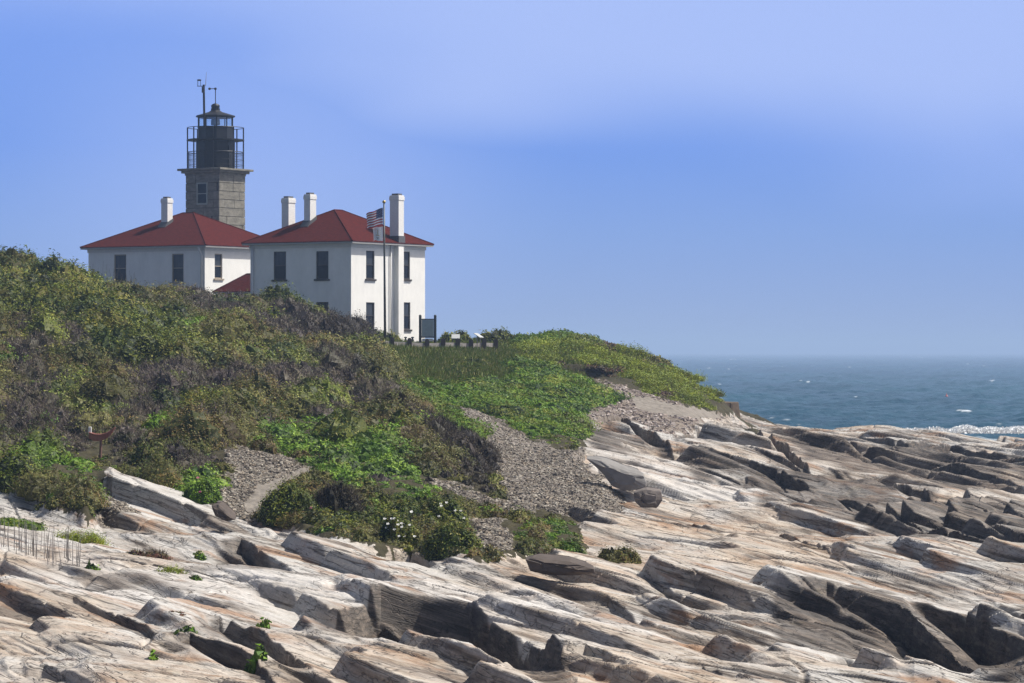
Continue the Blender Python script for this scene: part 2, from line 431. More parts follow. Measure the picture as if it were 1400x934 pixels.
# ------------------------------------------------------------------ the ground sheet
PXS = np.r_[np.linspace(-1100, -150, 50)[:-1], np.arange(-150, 1551, 1.3), np.linspace(1551, 2500, 50)[1:]]
DS = np.r_[np.linspace(.02, .2, 30)[:-1], np.exp(np.linspace(math.log(.2), math.log(1.02), 2000)), np.linspace(1.02, 1.9, 200)[1:]]
NX, NY = len(PXS), len(DS)
GPX, GD = np.meshgrid(PXS.astype(np.float32), DS.astype(np.float32))
Z0 = base_z(GPX, np.maximum(GD, .2))
near = np.clip((.2 - GD) / .18, 0, 1)
Z0 = Z0 + (8.3 - Z0) * near
GX, GY = (GPX - CX) * GD * D0 / FPX, GD * D0
GPY = HZ + (CAMZ - Z0) * FPX / GY
jx, jy = 9 * fbm(GX / 1.5, GY / 2.5, 4, .6), 5 * fbm(GX / 1.5 + 70, GY / 2.5, 4, .6)
rock_m = mask_at(ROCK_P, GPX + jx * .8, GPY + jy * .8)
vis = GPY < np.minimum.accumulate(np.r_[np.full((1, NX), 9e9), GPY[:-1]], axis=0) + .5      # not behind a nearer rise
hidden_far = (~vis) & (GD > .6)
rock_m = np.where(hidden_far, Z0 < 5.5, rock_m)
rock_m |= GD < .24
scree_m = mask_at(SCREE_P, GPX + jx, GPY + jy) & ~hidden_far
brown_m = mask_at(BROWN_P, GPX + jx, GPY + jy) & ~hidden_far
path_m = mask_at(PATH_P, GPX + jx * .5, GPY + jy * .4) & ~hidden_far
white_m = mask_at(WHITE_P, GPX + 3 * jx, GPY + 3 * jy)
peach_m = mask_at(PEACH_P, GPX + 3 * jx, GPY + 3 * jy)
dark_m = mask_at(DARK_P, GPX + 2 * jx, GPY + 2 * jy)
def blur(m, k):
    a = m.astype(np.float32)
    for ax in (0, 1):
        p = np.concatenate([np.repeat(np.take(a, [0], ax), k + 1, ax), a, np.repeat(np.take(a, [-1], ax), k, ax)], ax)
        c = np.cumsum(p, ax, dtype=np.float64)
        n = a.shape[ax]
        a = ((np.take(c, np.arange(2 * k + 1, 2 * k + 1 + n), ax) - np.take(c, np.arange(0, n), ax)) / (2 * k + 1)).astype(np.float32)
    return a
ROCKN = blur(rock_m, 7)
GZ, LEDGE_SHADE = ground_detail(GPX, GD, Z0, ROCKN * (1 - near), blur(white_m, 25))
def ground_z(px, d):
    """height of the finished ground"""
    px = np.asarray(px, dtype=float); d = np.asarray(d, dtype=float)
    j = np.clip(np.searchsorted(PXS, px), 1, NX - 1); i = np.clip(np.searchsorted(DS, d), 1, NY - 1)
    u = np.clip((px - PXS[j - 1]) / (PXS[j] - PXS[j - 1]), 0, 1); v = np.clip((d - DS[i - 1]) / (DS[i] - DS[i - 1]), 0, 1)
    return (GZ[i - 1, j - 1] * (1 - u) + GZ[i - 1, j] * u) * (1 - v) + (GZ[i, j - 1] * (1 - u) + GZ[i, j] * u) * v
def on_ground(px, py, lift=0.0):
    d = locate(px, py)
    p = at(px, py, d)
    p.z = float(ground_z(px, d)) + lift
    return p
def ground_at(x, y):
    return float(ground_z(CX + FPX * x / y, y / D0))
# ------------------------------------------------------------------ ground materials
def rock_material():
    m, t, p = new_mat('layered_rock')
    N = lambda ty, **k: _mk(t, ty, k)
    L = t.links.new
    tc = N('ShaderNodeTexCoord')
    rot = N('ShaderNodeVectorRotate', rotation_type='Y_AXIS'); rot.inputs['Angle'].default_value = R(-14.5)
    rz = N('ShaderNodeVectorRotate', rotation_type='Z_AXIS'); rz.inputs['Angle'].default_value = R(35)
    L(tc.outputs['Object'], rot.inputs[0]); L(rot.outputs[0], rz.inputs[0]); rot = rz
    def noise(scale, detail=4, rough=.6, vec=(1, 1, 1), dist=0.0):
        mp = N('ShaderNodeMapping'); mp.inputs['Scale'].default_value = vec; L(rot.outputs[0], mp.inputs[0])
        n = N('ShaderNodeTexNoise'); n.inputs['Scale'].default_value = scale; n.inputs['Detail'].default_value = detail
        n.inputs['Roughness'].default_value = rough; n.inputs['Distortion'].default_value = dist
        L(mp.outputs[0], n.inputs[0]); return n.outputs[0]
    def ramp(f, stops):
        r = N('ShaderNodeValToRGB'); e = r.color_ramp.elements
        while len(e) < len(stops): e.new(.5)
        for a, (q, c) in zip(e, stops): a.position = q; a.color = (*c, 1) if len(c) == 3 else c
        L(f, r.inputs[0]); return r.outputs[0]
    def mix(f, a, b, mode='MIX'):
        x = N('ShaderNodeMix', data_type='RGBA', blend_type=mode)
        if isinstance(f, float): x.inputs[0].default_value = f
        else: L(f, x.inputs[0])
        for s, v in ((6, a), (7, b)):
            if isinstance(v, tuple): x.inputs[s].default_value = (*v, 1)
            else: L(v, x.inputs[s])
        return x.outputs[2]
    def mth(op, a, b):
        x = N('ShaderNodeMath', operation=op)
        for i, v in enumerate((a, b)):
            if isinstance(v, (int, float)): x.inputs[i].default_value = v
            else: L(v, x.inputs[i])
        return x.outputs[0]
    def attr(nm):
        a = N('ShaderNodeAttribute', attribute_name=nm); return a.outputs['Fac']
    beds = noise(1.0, 5, .62, (.10, .26, 2.7), .3)
    broad = noise(.16, 4, .6)
    fine = noise(2.0, 7, .7, (.25, .9, 3.0))
    grain = noise(14, 4, .7)
    base = ramp(beds, [(.27, (.04, .032, .026)), (.36, (.10, .082, .067)), (.41, (.33, .30, .265)), (.50, (.47, .455, .43)), (.57, (.41, .39, .355)), (.615, (.12, .095, .075)), (.66, (.32, .285, .245)), (.74, (.09, .072, .058)), (.80, (.30, .265, .23))])
    peach = ramp(fine, [(.30, (.13, .080, .052)), (.42, (.37, .265, .180)), (.56, (.47, .40, .315)), (.75, (.44, .42, .385))])
    base = mix(ramp(broad, [(.48, (0, 0, 0)), (.64, (.7, .7, .7))]), base, peach)
    base = mix(mth('MULTIPLY', attr('peach'), .6), base, peach)
    pale = ramp(fine, [(.26, (.17, .155, .14)), (.36, (.44, .425, .40)), (.5, (.56, .54, .515)), (.8, (.60, .585, .565))])
    base = mix(mth('MULTIPLY', attr('white'), .62), base, pale)
    stain = ramp(noise(.5, 5, .62, (.25, .8, 1.6), .4), [(.54, (0, 0, 0)), (.66, (.85, .85, .85))])
    base = mix(stain, base, ramp(fine, [(.3, (.055, .042, .034)), (.7, (.16, .128, .10))]))
    rust = ramp(noise(.7, 5, .62, (.3, .9, 1.6), .4), [(.55, (0, 0, 0)), (.66, (.75, .75, .75))])
    base = mix(rust, base, (.27, .145, .070))
    base = mix(mth('MULTIPLY', attr('dark'), .9), base, ramp(fine, [(.34, (.016, .013, .011)), (.50, (.055, .043, .034)), (.62, (.15, .118, .092)), (.74, (.04, .033, .027))]))  # dark lichened rock, plus shade put into the colour below ledges
    lich = ramp(noise(1.1, 5, .7), [(.60, (0, 0, 0)), (.72, (.5, .5, .5))])
    base = mix(mth('MULTIPLY', lich, .5), base, (.15, .12, .045))
    base = mix(.55, base, ramp(grain, [(.3, (.55, .55, .55)), (.7, (1.28, 1.25, 1.23))]), 'MULTIPLY')
    # thin open joints filled with dark grit, running along the beds
    def seam(scale, vec, w):
        a = mth('ABSOLUTE', mth('SUBTRACT', noise(scale, 4, .55, vec, .25), .5), 0)
        return ramp(a, [(0, (1, 1, 1)), (w, (0, 0, 0))])
    c1, c2, c3 = seam(1.0, (.10, .45, 2.6), .010), seam(1.0, (.14, .7, 4.0), .009), seam(1.0, (.5, .10, 1.0), .005)
    crack = mth('MAXIMUM', c1, mth('MAXIMUM', mth('MULTIPLY', c2, .8), mth('MULTIPLY', c3, .8)))
    base = mix(mth('MULTIPLY', crack, .85), base, (.028, .022, .018))
    L(base, p.inputs['Base Color'])
    p.inputs['Roughness'].default_value = .75; p.inputs['Specular IOR Level'].default_value = .3
    lam = noise(1.0, 6, .65, (.30, .5, 5.5), .3)
    hsum = mth('ADD', mth('MULTIPLY', lam, .9), mth('ADD', mth('MULTIPLY', fine, .35), mth('MULTIPLY', crack, -.35)))
    bp = N('ShaderNodeBump'); bp.inputs['Strength'].default_value = .6; bp.inputs['Distance'].default_value = .12
    L(hsum, bp.inputs['Height'])
    bp2 = N('ShaderNodeBump'); bp2.inputs['Strength'].default_value = .5; bp2.inputs['Distance'].default_value = .02
    L(grain, bp2.inputs['Height']); L(bp.outputs[0], bp2.inputs['Normal']); L(bp2.outputs[0], p.inputs['Normal'])
    return m
def _mk(t, ty, k):
    n = t.nodes.new(ty)
    for a, b in k.items(): setattr(n, a, b)
    return n
def soil_material(name, stops, scale=5.0, bump=.6):
    m, t, p = new_mat(name)
    L = t.links.new
    tc = t.nodes.new('ShaderNodeTexCoord'); n = t.nodes.new('ShaderNodeTexNoise')
    n.inputs['Scale'].default_value = scale; n.inputs['Detail'].default_value = 8; n.inputs['Roughness'].default_value = .72
    L(tc.outputs['Object'], n.inputs[0])
    r = t.nodes.new('ShaderNodeValToRGB'); e = r.color_ramp.elements
    while len(e) < len(stops): e.new(.5)
    for a, (q, c) in zip(e, stops): a.position = q; a.color = (*c, 1)
    L(n.outputs[0], r.inputs[0]); L(r.outputs[0], p.inputs['Base Color'])
    p.inputs['Roughness'].default_value = .9; p.inputs['Specular IOR Level'].default_value = .15
    b = t.nodes.new('ShaderNodeBump'); b.inputs['Strength'].default_value = bump; b.inputs['Distance'].default_value = .06
    L(n.outputs[0], b.inputs['Height']); L(b.outputs[0], p.inputs['Normal'])
    return m
M_ROCK = rock_material()
M_SOIL = soil_material('thicket_soil', [(.3, (.025, .022, .013)), (.6, (.055, .048, .025)), (.75, (.075, .07, .03))], 3)
M_SCREE = soil_material('grey_scree', [(.3, (.075, .065, .056)), (.5, (.20, .175, .153)), (.7, (.33, .295, .262))], 8, 1.0)
M_BROWN = soil_material('brown_grit', [(.3, (.07, .055, .043)), (.5, (.17, .14, .115)), (.7, (.27, .235, .20))], 3.5, .8)
M_PATH = soil_material('trodden_dirt', [(.3, (.15, .132, .112)), (.7, (.245, .22, .19))], 2.0, .3)
co = np.stack([GX, GY, GZ], -1).reshape(-1, 3)
idx = np.arange(NX * NY).reshape(NY, NX)
quads = np.stack([idx[:-1, :-1], idx[:-1, 1:], idx[1:, 1:], idx[1:, :-1]], -1).reshape(-1, 4)
kindv = np.zeros((NY, NX), np.int8)
kindv[scree_m] = 2; kindv[brown_m] = 3; kindv[rock_m] = 1; kindv[brown_m & (GPY < 600) & (GPY > 568)] = 3
kindv[scree_m & ~((GPX < 270) & (GPY > 688))] = 2
kindv[path_m] = 4
fk = kindv[:-1, :-1].ravel()
def submesh(name, k, mat, attrs=None, smooth=False):
    q = quads[fk == k]
    u, inv = np.unique(q, return_inverse=True)
    o = np_mesh(name, co[u], inv.reshape(-1, 4), mat, smooth, {n: a.ravel()[u] for n, a in (attrs or {}).items()})
    return tag(o, kind='structure')
submesh('rocky_shore', 1, M_ROCK, {'white': blur(white_m, 10), 'peach': blur(peach_m, 14), 'dark': np.maximum(blur(dark_m, 4) * (.74 + .26 * sstep(-.3, .3, fbm(GX / 3, GY / 4, 3))), LEDGE_SHADE)})  # dark: lichened areas together with the shade painted under ledges
submesh('hillside', 0, M_SOIL, smooth=True)
submesh('scree_slope', 2, M_SCREE)
submesh('gravel_bank', 3, M_BROWN)
submesh('dirt_path', 4, M_PATH, smooth=True)

# ------------------------------------------------------------------ the sea
def sea_material():
    m, t, p = new_mat('sea_water')
    L = t.links.new
    tc = t.nodes.new('ShaderNodeTexCoord')
    def noise(vec, detail, rough=.6):
        mp = _mk(t, 'ShaderNodeMapping', {}); mp.inputs['Scale'].default_value = vec; L(tc.outputs['Object'], mp.inputs[0])
        n = _mk(t, 'ShaderNodeTexNoise', {}); n.inputs['Scale'].default_value = 1; n.inputs['Detail'].default_value = detail; n.inputs['Roughness'].default_value = rough
        L(mp.outputs[0], n.inputs[0]); return n.outputs[0]
    big = noise((.01, .004, .01), 3)
    r = t.nodes.new('ShaderNodeValToRGB')
    r.color_ramp.elements[0].position = .35; r.color_ramp.elements[0].color = (.008, .046, .080, 1)
    r.color_ramp.elements[1].position = .65; r.color_ramp.elements[1].color = (.014, .072, .110, 1)
    L(big, r.inputs[0])
    foam = _mk(t, 'ShaderNodeAttribute', {'attribute_name': 'foam'})
    mx = _mk(t, 'ShaderNodeMix', {'data_type': 'RGBA'})
    mx.inputs[7].default_value = (.75, .8, .82, 1)
    L(foam.outputs['Fac'], mx.inputs[0]); L(r.outputs[0], mx.inputs[6]); L(mx.outputs[2], p.inputs['Base Color'])
    p.inputs['Roughness'].default_value = .3; p.inputs['IOR'].default_value = 1.33; p.inputs['Specular IOR Level'].default_value = .3
    rip = noise((1.3, .8, 1), 5)
    b = t.nodes.new('ShaderNodeBump'); b.inputs['Strength'].default_value = .9; b.inputs['Distance'].default_value = .3
    L(rip, b.inputs['Height']); L(b.outputs[0], p.inputs['Normal'])
    return m
M_SEA = sea_material()
spx = np.r_[np.linspace(-1500, 700, 40)[:-1], np.arange(700, 1560, 1.6), np.linspace(1561, 2900, 40)]
sdp = np.r_[np.linspace(.9, 1.5, 14)[:-1], 1 / np.linspace(1 / 1.5, 1 / 12, 560), np.exp(np.linspace(math.log(12), math.log(54.), 60))[1:]]
SPX, SD = np.meshgrid(spx, sdp)
SX, SY = (SPX - CX) * SD * D0 / FPX, SD * D0
swell = .42 * fbm(SX / 26 + SY / 90, SY / 13, 2) + .30 * fbm(SX / 9 - SY / 60, SY / 5.5 + 30, 3, .55) + .12 * fbm(SX / 3.2, SY / 2.3, 2)
swell = swell + .25 * np.clip(swell, 0, 9) ** 1.5
fade = sstep(60, 12, SD)
cap = sstep(.58, .68, perlin(SX / 11 + 5, SY / 26) * .5 + perlin(SX / 3.1, SY / 9 + 11) * .35 + swell * .32)
shore = sstep(1.72, 1.5, SD) * sstep(-.05, .4, fbm(SX / 7, SY / 6, 4))
SZ = np.where(SD < 55, 1.35 * swell * fade, 0)
sidx = np.arange(SPX.size).reshape(SPX.shape)
sq = np.stack([sidx[:-1, :-1], sidx[:-1, 1:], sidx[1:, 1:], sidx[1:, :-1]], -1).reshape(-1, 4)
sea = np_mesh('sea', np.stack([SX, SY, SZ], -1).reshape(-1, 3), sq, M_SEA, True, {'foam': np.clip(cap * .85 + shore * .9, 0, 1).ravel()})
tag(sea, kind='structure')
# the air over the water
hz_m = bpy.data.materials.new('marine_haze'); hz_m.use_nodes = True
ht = hz_m.node_tree
ht.nodes.remove(ht.nodes['Principled BSDF'])
hv = ht.nodes.new('ShaderNodeVolumePrincipled')
hv.inputs['Color'].default_value = (0.50, 0.69, 1.0, 1)
hv.inputs['Density'].default_value = 0.00029
hv.inputs['Anisotropy'].default_value = 0.0
ht.links.new(hv.outputs[0], ht.nodes['Material Output'].inputs['Volume'])
hb = MB().box(-2600, -60, -8, 2600, 12200, 42)
tag(hb.build('haze', hz_m), kind='stuff')
# ------------------------------------------------------------------ buildings
M_WHITE = plain('white_painted_brick', (.77, .755, .71), .85, var=.07, scale=1.3, bump=.02, stretch=(1, 1, .6))
M_CHIM = plain('white_painted_chimney', (.70, .69, .66), .85, var=.10, scale=5, bump=.5, stretch=(1, 1, 4))
M_ROOF = plain('red_shingle', (.062, .0080, .0048), .95, var=.38, scale=4, bump=.6, stretch=(1, 1, 4), spec=.1)
M_GUT = plain('grey_gutter', (.34, .33, .31), .5, var=.08)
M_SOFFIT = plain('white_soffit', (.62, .61, .58), .7, var=.05)
M_FRAME = plain('dark_brown_frame', (.035, .028, .024), .6, var=.15)
M_TANF = plain('tan_frame', (.30, .25, .19), .7, var=.1)
M_PANE = plain('dark_window_glass', (.007, .008, .010), .15, var=.2, spec=.2)
M_PANE2 = plain('curtained_window_glass', (.038, .042, .047), .15, var=.5, scale=2, stretch=(3, 3, .3), spec=.25)
M_LEAD = plain('lead_flashing', (.09, .09, .095), .6)
M_GRAN = plain('weathered_granite', (.185, .172, .14), .85, var=.38, scale=2.2, bump=.9, stretch=(1, 1, 2.2), spec=.25)
M_JOINT = plain('granite_joint', (.06, .055, .045), .9)
M_IRON = plain('black_iron', (.007, .008, .011), .5, var=.3, scale=4, spec=.4)
M_BRASS = plain('beacon_lens', (.22, .24, .24), .25, var=.3)
M_WOOD = plain('weathered_wood', (.085, .062, .048), .85, var=.35, scale=8, bump=.6, stretch=(1, 1, .3))
M_RAIL = plain('grey_wood_rail', (.23, .21, .19), .85, var=.3, scale=5, bump=.5, stretch=(.3, .3, 1))
def glass_material():
    m = bpy.data.materials.new('lantern_glass'); m.use_nodes = True
    t = m.node_tree; t.nodes.remove(t.nodes['Principled BSDF'])
    a = t.nodes.new('ShaderNodeBsdfTransparent'); b = t.nodes.new('ShaderNodeBsdfGlossy'); x = t.nodes.new('ShaderNodeMixShader')
    a.inputs[0].default_value = (.86, .93, .95, 1); b.inputs['Roughness'].default_value = .05
    x.inputs[0].default_value = .12
    t.links.new(a.outputs[0], x.inputs[1]); t.links.new(b.outputs[0], x.inputs[2]); t.links.new(x.outputs[0], t.nodes['Material Output'].inputs[0])
    return m
M_GLASS = glass_material()
AX = Vector((math.sin(R(33)), math.cos(R(33)), 0))      # along the sunny faces
AY = Vector((-math.cos(R(33)), math.sin(R(33)), 0))     # along the shaded faces
class House:
    """local frame: corner nearest the viewer at the origin, x along the sunny face, y along the shaded face"""
    def __init__(s, name, px, d, lx, ly, zb, ze, rise, ridge):
        c = at(px, HZ, d); s.c = Vector((c.x, c.y, zb))
        s.root = empty(name, s.c, R(57)); s.lx, s.ly, s.h, s.rise, s.ridge = lx, ly, ze - zb, rise, ridge
        s.op = {'x': [], 'y': []}; s.win = []
    def world(s, x, y, z): return s.c + AX * x + AY * y + Vector((0, 0, z))
    def proj(s, x, y, z):
        w = s.world(x, y, z); return CX + FPX * w.x / w.y, HZ + (CAMZ - w.z) * FPX / w.y
    def along(s, face, px, off=0.0):
        """distance along a face at which the photo column px falls; off moves the face outward"""
        k = (px - CX) / FPX
        o = s.c - (AX if face == 'y' else AY) * off
        dr = AY if face == 'y' else AX
        return (k * o.y - o.x) / (dr.x - k * dr.y)
    def height(s, face, u, py):
        w = s.world(0, u, 0) if face == 'y' else s.world(u, 0, 0)
        return CAMZ - (py - HZ) * w.y / FPX - s.c.z
    def P(s, face, u, v, dep):
        return (dep, u, v) if face == 'y' else (u, dep, v)
    def bx(s, mb, face, u0, v0, d0, u1, v1, d1, mi=0):
        a, b = s.P(face, u0, v0, d0), s.P(face, u1, v1, d1)
        mb.box(*[min(i, j) for i, j in zip(a, b)], *[max(i, j) for i, j in zip(a, b)], mi)
    def window(s, face, pxa, pxb, pya, pyb, frame, sill_mat):
        ua, ub = sorted((s.along(face, pxa), s.along(face, pxb)))
        um = (ua + ub) / 2
        va, vb = s.height(face, um, pyb), s.height(face, um, pya)
        s.op[face].append((ua, va, ub, vb))
        f = MB(); b = s.bx; t = .075
        b(f, face, ua, va, .05, ua + t, vb, .12); b(f, face, ub - t, va, .05, ub, vb, .12)
        b(f, face, ua + t, vb - t, .052, ub - t, vb, .12); b(f, face, ua + t, va, .052, ub - t, va + t, .12)
        vm = (va + vb) / 2
        b(f, face, ua + t, vm - .03, .06, ub - t, vm + .03, .115)
        w = f.build('window', frame, s.root)
        p = MB(); b(p, face, ua + t, vm + .03, .092, ub - t, vb - t, .10); p.build('pane', M_PANE2, w)
        p = MB(); b(p, face, ua + t, va + t, .097, ub - t, vm - .03, .105); p.build('pane', M_PANE, w)
        l = MB(); b(l, face, ua - .12, va - .13, -.09, ub + .12, va - .003, .13); l.build('sill', sill_mat, w)
    def walls(s, mat):
        m = MB(); H = s.h
        for face, L in (('y', s.ly), ('x', s.lx)):
            us = sorted({0, L, *[q for o in s.op[face] for q in (o[0], o[2])]}); vs = sorted({-1.5, H, *[q for o in s.op[face] for q in (o[1], o[3])]})
            for i in range(len(us) - 1):
                for j in range(len(vs) - 1):
                    cu, cv = (us[i] + us[i + 1]) / 2, (vs[j] + vs[j + 1]) / 2
                    if any(o[0] < cu < o[2] and o[1] < cv < o[3] for o in s.op[face]): continue
                    m.add([s.P(face, us[i], vs[j], 0), s.P(face, us[i + 1], vs[j], 0), s.P(face, us[i + 1], vs[j + 1], 0), s.P(face, us[i], vs[j + 1], 0)], [(0, 1, 2, 3)])
            for u0, v0, u1, v1 in s.op[face]:
                q = [(u0, v0), (u1, v0), (u1, v1), (u0, v1)]
                for k in range(4):
                    (a, b), (c, e) = q[k], q[(k + 1) % 4]
                    m.add([s.P(face, a, b, 0), s.P(face, c, e, 0), s.P(face, c, e, .2), s.P(face, a, b, .2)], [(0, 1, 2, 3)])
        lx, ly = s.lx, s.ly
        m.add([(lx, 0, -1.5), (lx, ly, -1.5), (lx, ly, H), (lx, 0, H)], [(0, 1, 2, 3)])
        m.add([(0, ly, -1.5), (lx, ly, -1.5), (lx, ly, H), (0, ly, H)], [(0, 1, 2, 3)])
        return m.build('wall', mat, s.root)
    def roof(s, ov=.42, mat=None):
        H, lx, ly = s.h, s.lx, s.ly
        g = MB()                                           # gutter ring
        a, b = ov, ov - .13
        for q in ((-a, -a, -b, ly + a), (lx + b, -a, lx + a, ly + a), (-b, -a, lx + b, -b), (-b, ly + b, lx + b, ly + a)):
            g.box(q[0], q[1], H - .02, q[2], q[3], H + .14)
        g.build('gutter', M_GUT, s.root)
        f = MB()
        f.box(-b, -b, H - .003, lx + b, ly + b, H + .05)
        f.box(-.06, -.06, H - .26, 0 - .003, ly + .06, H - .006); f.box(0, -.06, H - .26, lx + .06, -.003, H - .006)
        f.build('soffit', M_SOFFIT, s.root)
        r = ov + .03; z0, z1 = H + .145, H + s.rise
        cx, cy, hr = lx / 2, ly / 2, s.ridge / 2
        m = MB()
        e = [(-r, -r, z0), (lx + r, -r, z0), (lx + r, ly + r, z0), (-r, ly + r, z0)]
        lo = [(x, y, z - .05) for x, y, z in e]
        if lx >= ly: t = [(cx - hr, cy, z1), (cx + hr, cy, z1)]; F = [(8, 9, 1, 0), (9, 2, 1), (9, 8, 3, 2), (8, 0, 3)]
        else: t = [(cx, cy - hr, z1), (cx, cy + hr, z1)]; F = [(8, 1, 0), (8, 9, 2, 1), (9, 3, 2), (9, 8, 0, 3)]
        m.add(e + lo + t, F + [(0, 1, 5, 4), (1, 2, 6, 5), (2, 3, 7, 6), (3, 0, 4, 7), (7, 6, 5, 4)])
        o = m.build('roof', mat or M_ROOF, s.root)
        cap = MB()
        for a_, b_ in [(0, 0), (1, 1 if lx >= ly else 0), (2, 1), (3, 0 if lx >= ly else 1)]:
            cap.tube([Vector(e[a_]), Vector(t[b_])], .055, 6)
        cap.tube([Vector(t[0]), Vector(t[1])], .055, 6)
        cap.build('ridge_cap', mat or M_ROOF, o)
        return o
    def slope_z(s, x, ov=.55): return s.h + .145 + (s.rise - .145) * (x + ov) / (s.lx / 2 - s.ridge / 2 * (s.lx >= s.ly) + ov)
    def chimney(s, x0, y0, wx, wy, ztop, zbot, name='chimney'):
        m = MB(); m.box(x0, y0, zbot, x0 + wx, y0 + wy, ztop - .35); m.box(x0 - .035, y0 - .035, ztop - .35, x0 + wx + .035, y0 + wy + .035, ztop - .1)
        m.box(x0 - .01, y0 - .01, ztop - .1, x0 + wx + .01, y0 + wy + .01, ztop)
        o = m.build(name, M_CHIM, s.root, bevel=.015)
        p = MB(); p.box(x0 + .1, y0 + .1, ztop + .002, x0 + wx - .1, y0 + wy - .1, ztop + .12); p.build('flue', M_LEAD, o)
        return o
    def slope_chimney(s, px, pybase, pytop, wx, wy):
        best = None
        for x in np.linspace(.1, s.lx / 2 - .3, 60):
            y = None
            for yy in np.linspace(.2, s.ly - .2, 200):
                q = s.proj(x, yy, s.slope_z(x))
                if y is None or abs(q[0] - px) < y[0]: y = (abs(q[0] - px), yy, q[1])
            if best is None or abs(y[2] - pybase) + 20 * y[0] < best[0]: best = (abs(y[2] - pybase) + 20 * y[0], x, y[1])
        x, y = best[1], best[2]
        w = s.world(x, y, 0); zt = CAMZ - (pytop - HZ) * w.y / FPX - s.c.z
        o = s.chimney(x, y, wx, wy, zt, s.slope_z(x) - .4)
        z = s.slope_z(x)
        k = s.slope_z(1) - s.slope_z(0)
        f = MB(); f.add([(x - .35, y - .06, z + .02 - .35 * k), (x - .35, y + wy + .06, z + .02 - .35 * k), (x - .01, y + wy + .06, z + .25), (x - .01, y - .06, z + .25),
                         (x + wx, y - .06, z + .25 + k * wx), (x + wx, y - .012, z - .2), (x - .35, y - .012, z - .4)],
                        [(0, 1, 2, 3), (0, 3, 4, 5, 6)])
        f.build('flashing', M_LEAD, o)
# the two-storey house nearer the sea
hr = House('white_house', 480, 1.0, 8.7, 8.44, 10.25, 17.2, 2.45, .9)
for a in ((374, 391, 344, 382.5), (432, 449, 343.5, 381.5), (432, 449, 413, 449), (374, 391, 413, 449)): hr.window('y', *a, M_FRAME, M_FRAME)
for a in ((500.5, 512, 343, 381.5), (550.5, 560.5, 344, 382), (500.5, 512, 413.5, 450), (550.5, 561, 413.5, 450.5)): hr.window('x', *a, M_FRAME, M_FRAME)
hr.walls(M_WHITE); hr.roof()
hr.slope_chimney(424, 307, 265.5, .7, .52)
xb = hr.along('x', 545, .37)
bm = MB(); bm.box(xb, -.37, -1.2, xb + .62, -.002, hr.h - .03); bm.build('chimney_breast', M_WHITE, hr.root)
ch = hr.chimney(xb, -.37, .64, .74, CAMZ - (267 - HZ) * hr.world(xb, 0, 0).y / FPX - hr.c.z, hr.h + .05)
q = MB(); q.box(xb - .06, -.43, hr.h + .1, xb + .70, .43, hr.h + .62); q.build('flashing', M_LEAD, ch)
ya = hr.ly - .75
xa = min(np.linspace(.2, 8.6, 400), key=lambda v: abs(hr.proj(v, ya, 0)[0] - 394.5))
hr.chimney(xa, ya, .78, .6, CAMZ - (270.5 - HZ) * hr.world(xa, ya, 0).y / FPX - hr.c.z, hr.h + .1)
dp = MB(); dp.tube([(-.12, hr.ly - .25, hr.h - .02), (-.12, hr.ly - .25, -.5)], .085, 8); dp.build('downspout', M_SOFFIT, hr.root, True)
dp = MB(); dx_ = hr.along('x', 533); dp.tube([(dx_, -.10, hr.h - .02), (dx_, -.10, -.5)], .05, 8); dp.build('downspout', M_SOFFIT, hr.root, True)
tag(hr.root, 'white two-storey house with three chimneys and dark windows, behind the flagpole', 'house')
# the house in front of the tower
hl = House('white_house', 280, 1.08, 9.8, 10.9, 11.4, 17.5, 2.75, 1.0)
for a in ((156, 172.5, 348, 386), (235, 251, 347, 386)): hl.window('y', *a, M_TANF, M_TANF)
hl.window('x', 293.5, 304, 347, 381, M_TANF, M_TANF)
hl.walls(M_WHITE); hl.roof()
hl.slope_chimney(229, 307.5, 271, .62, .60)
dp = MB(); dp.tube([(-.35, .30, hl.h), (-.30, .28, hl.h - .25), (-.1, .22, hl.h - .55), (-.1, .22, -.5)], .085, 8); dp.build('downspout', M_SOFFIT, hl.root, True)
tag(hl.root, 'white house with one chimney, set half behind the scrub below the stone tower', 'house')
# low shed between the houses
hs = House('link_shed', 372, 1.035, 3.4, 4.6, 11.0, CAMZ + (480 - 402) * 1.05 / 20.5, 1.40, 2.4)
hs.walls(M_WHITE); hs.roof(.3)
tag(hs.root, 'low white shed with red hip roof squeezed between the two white houses', 'shed')
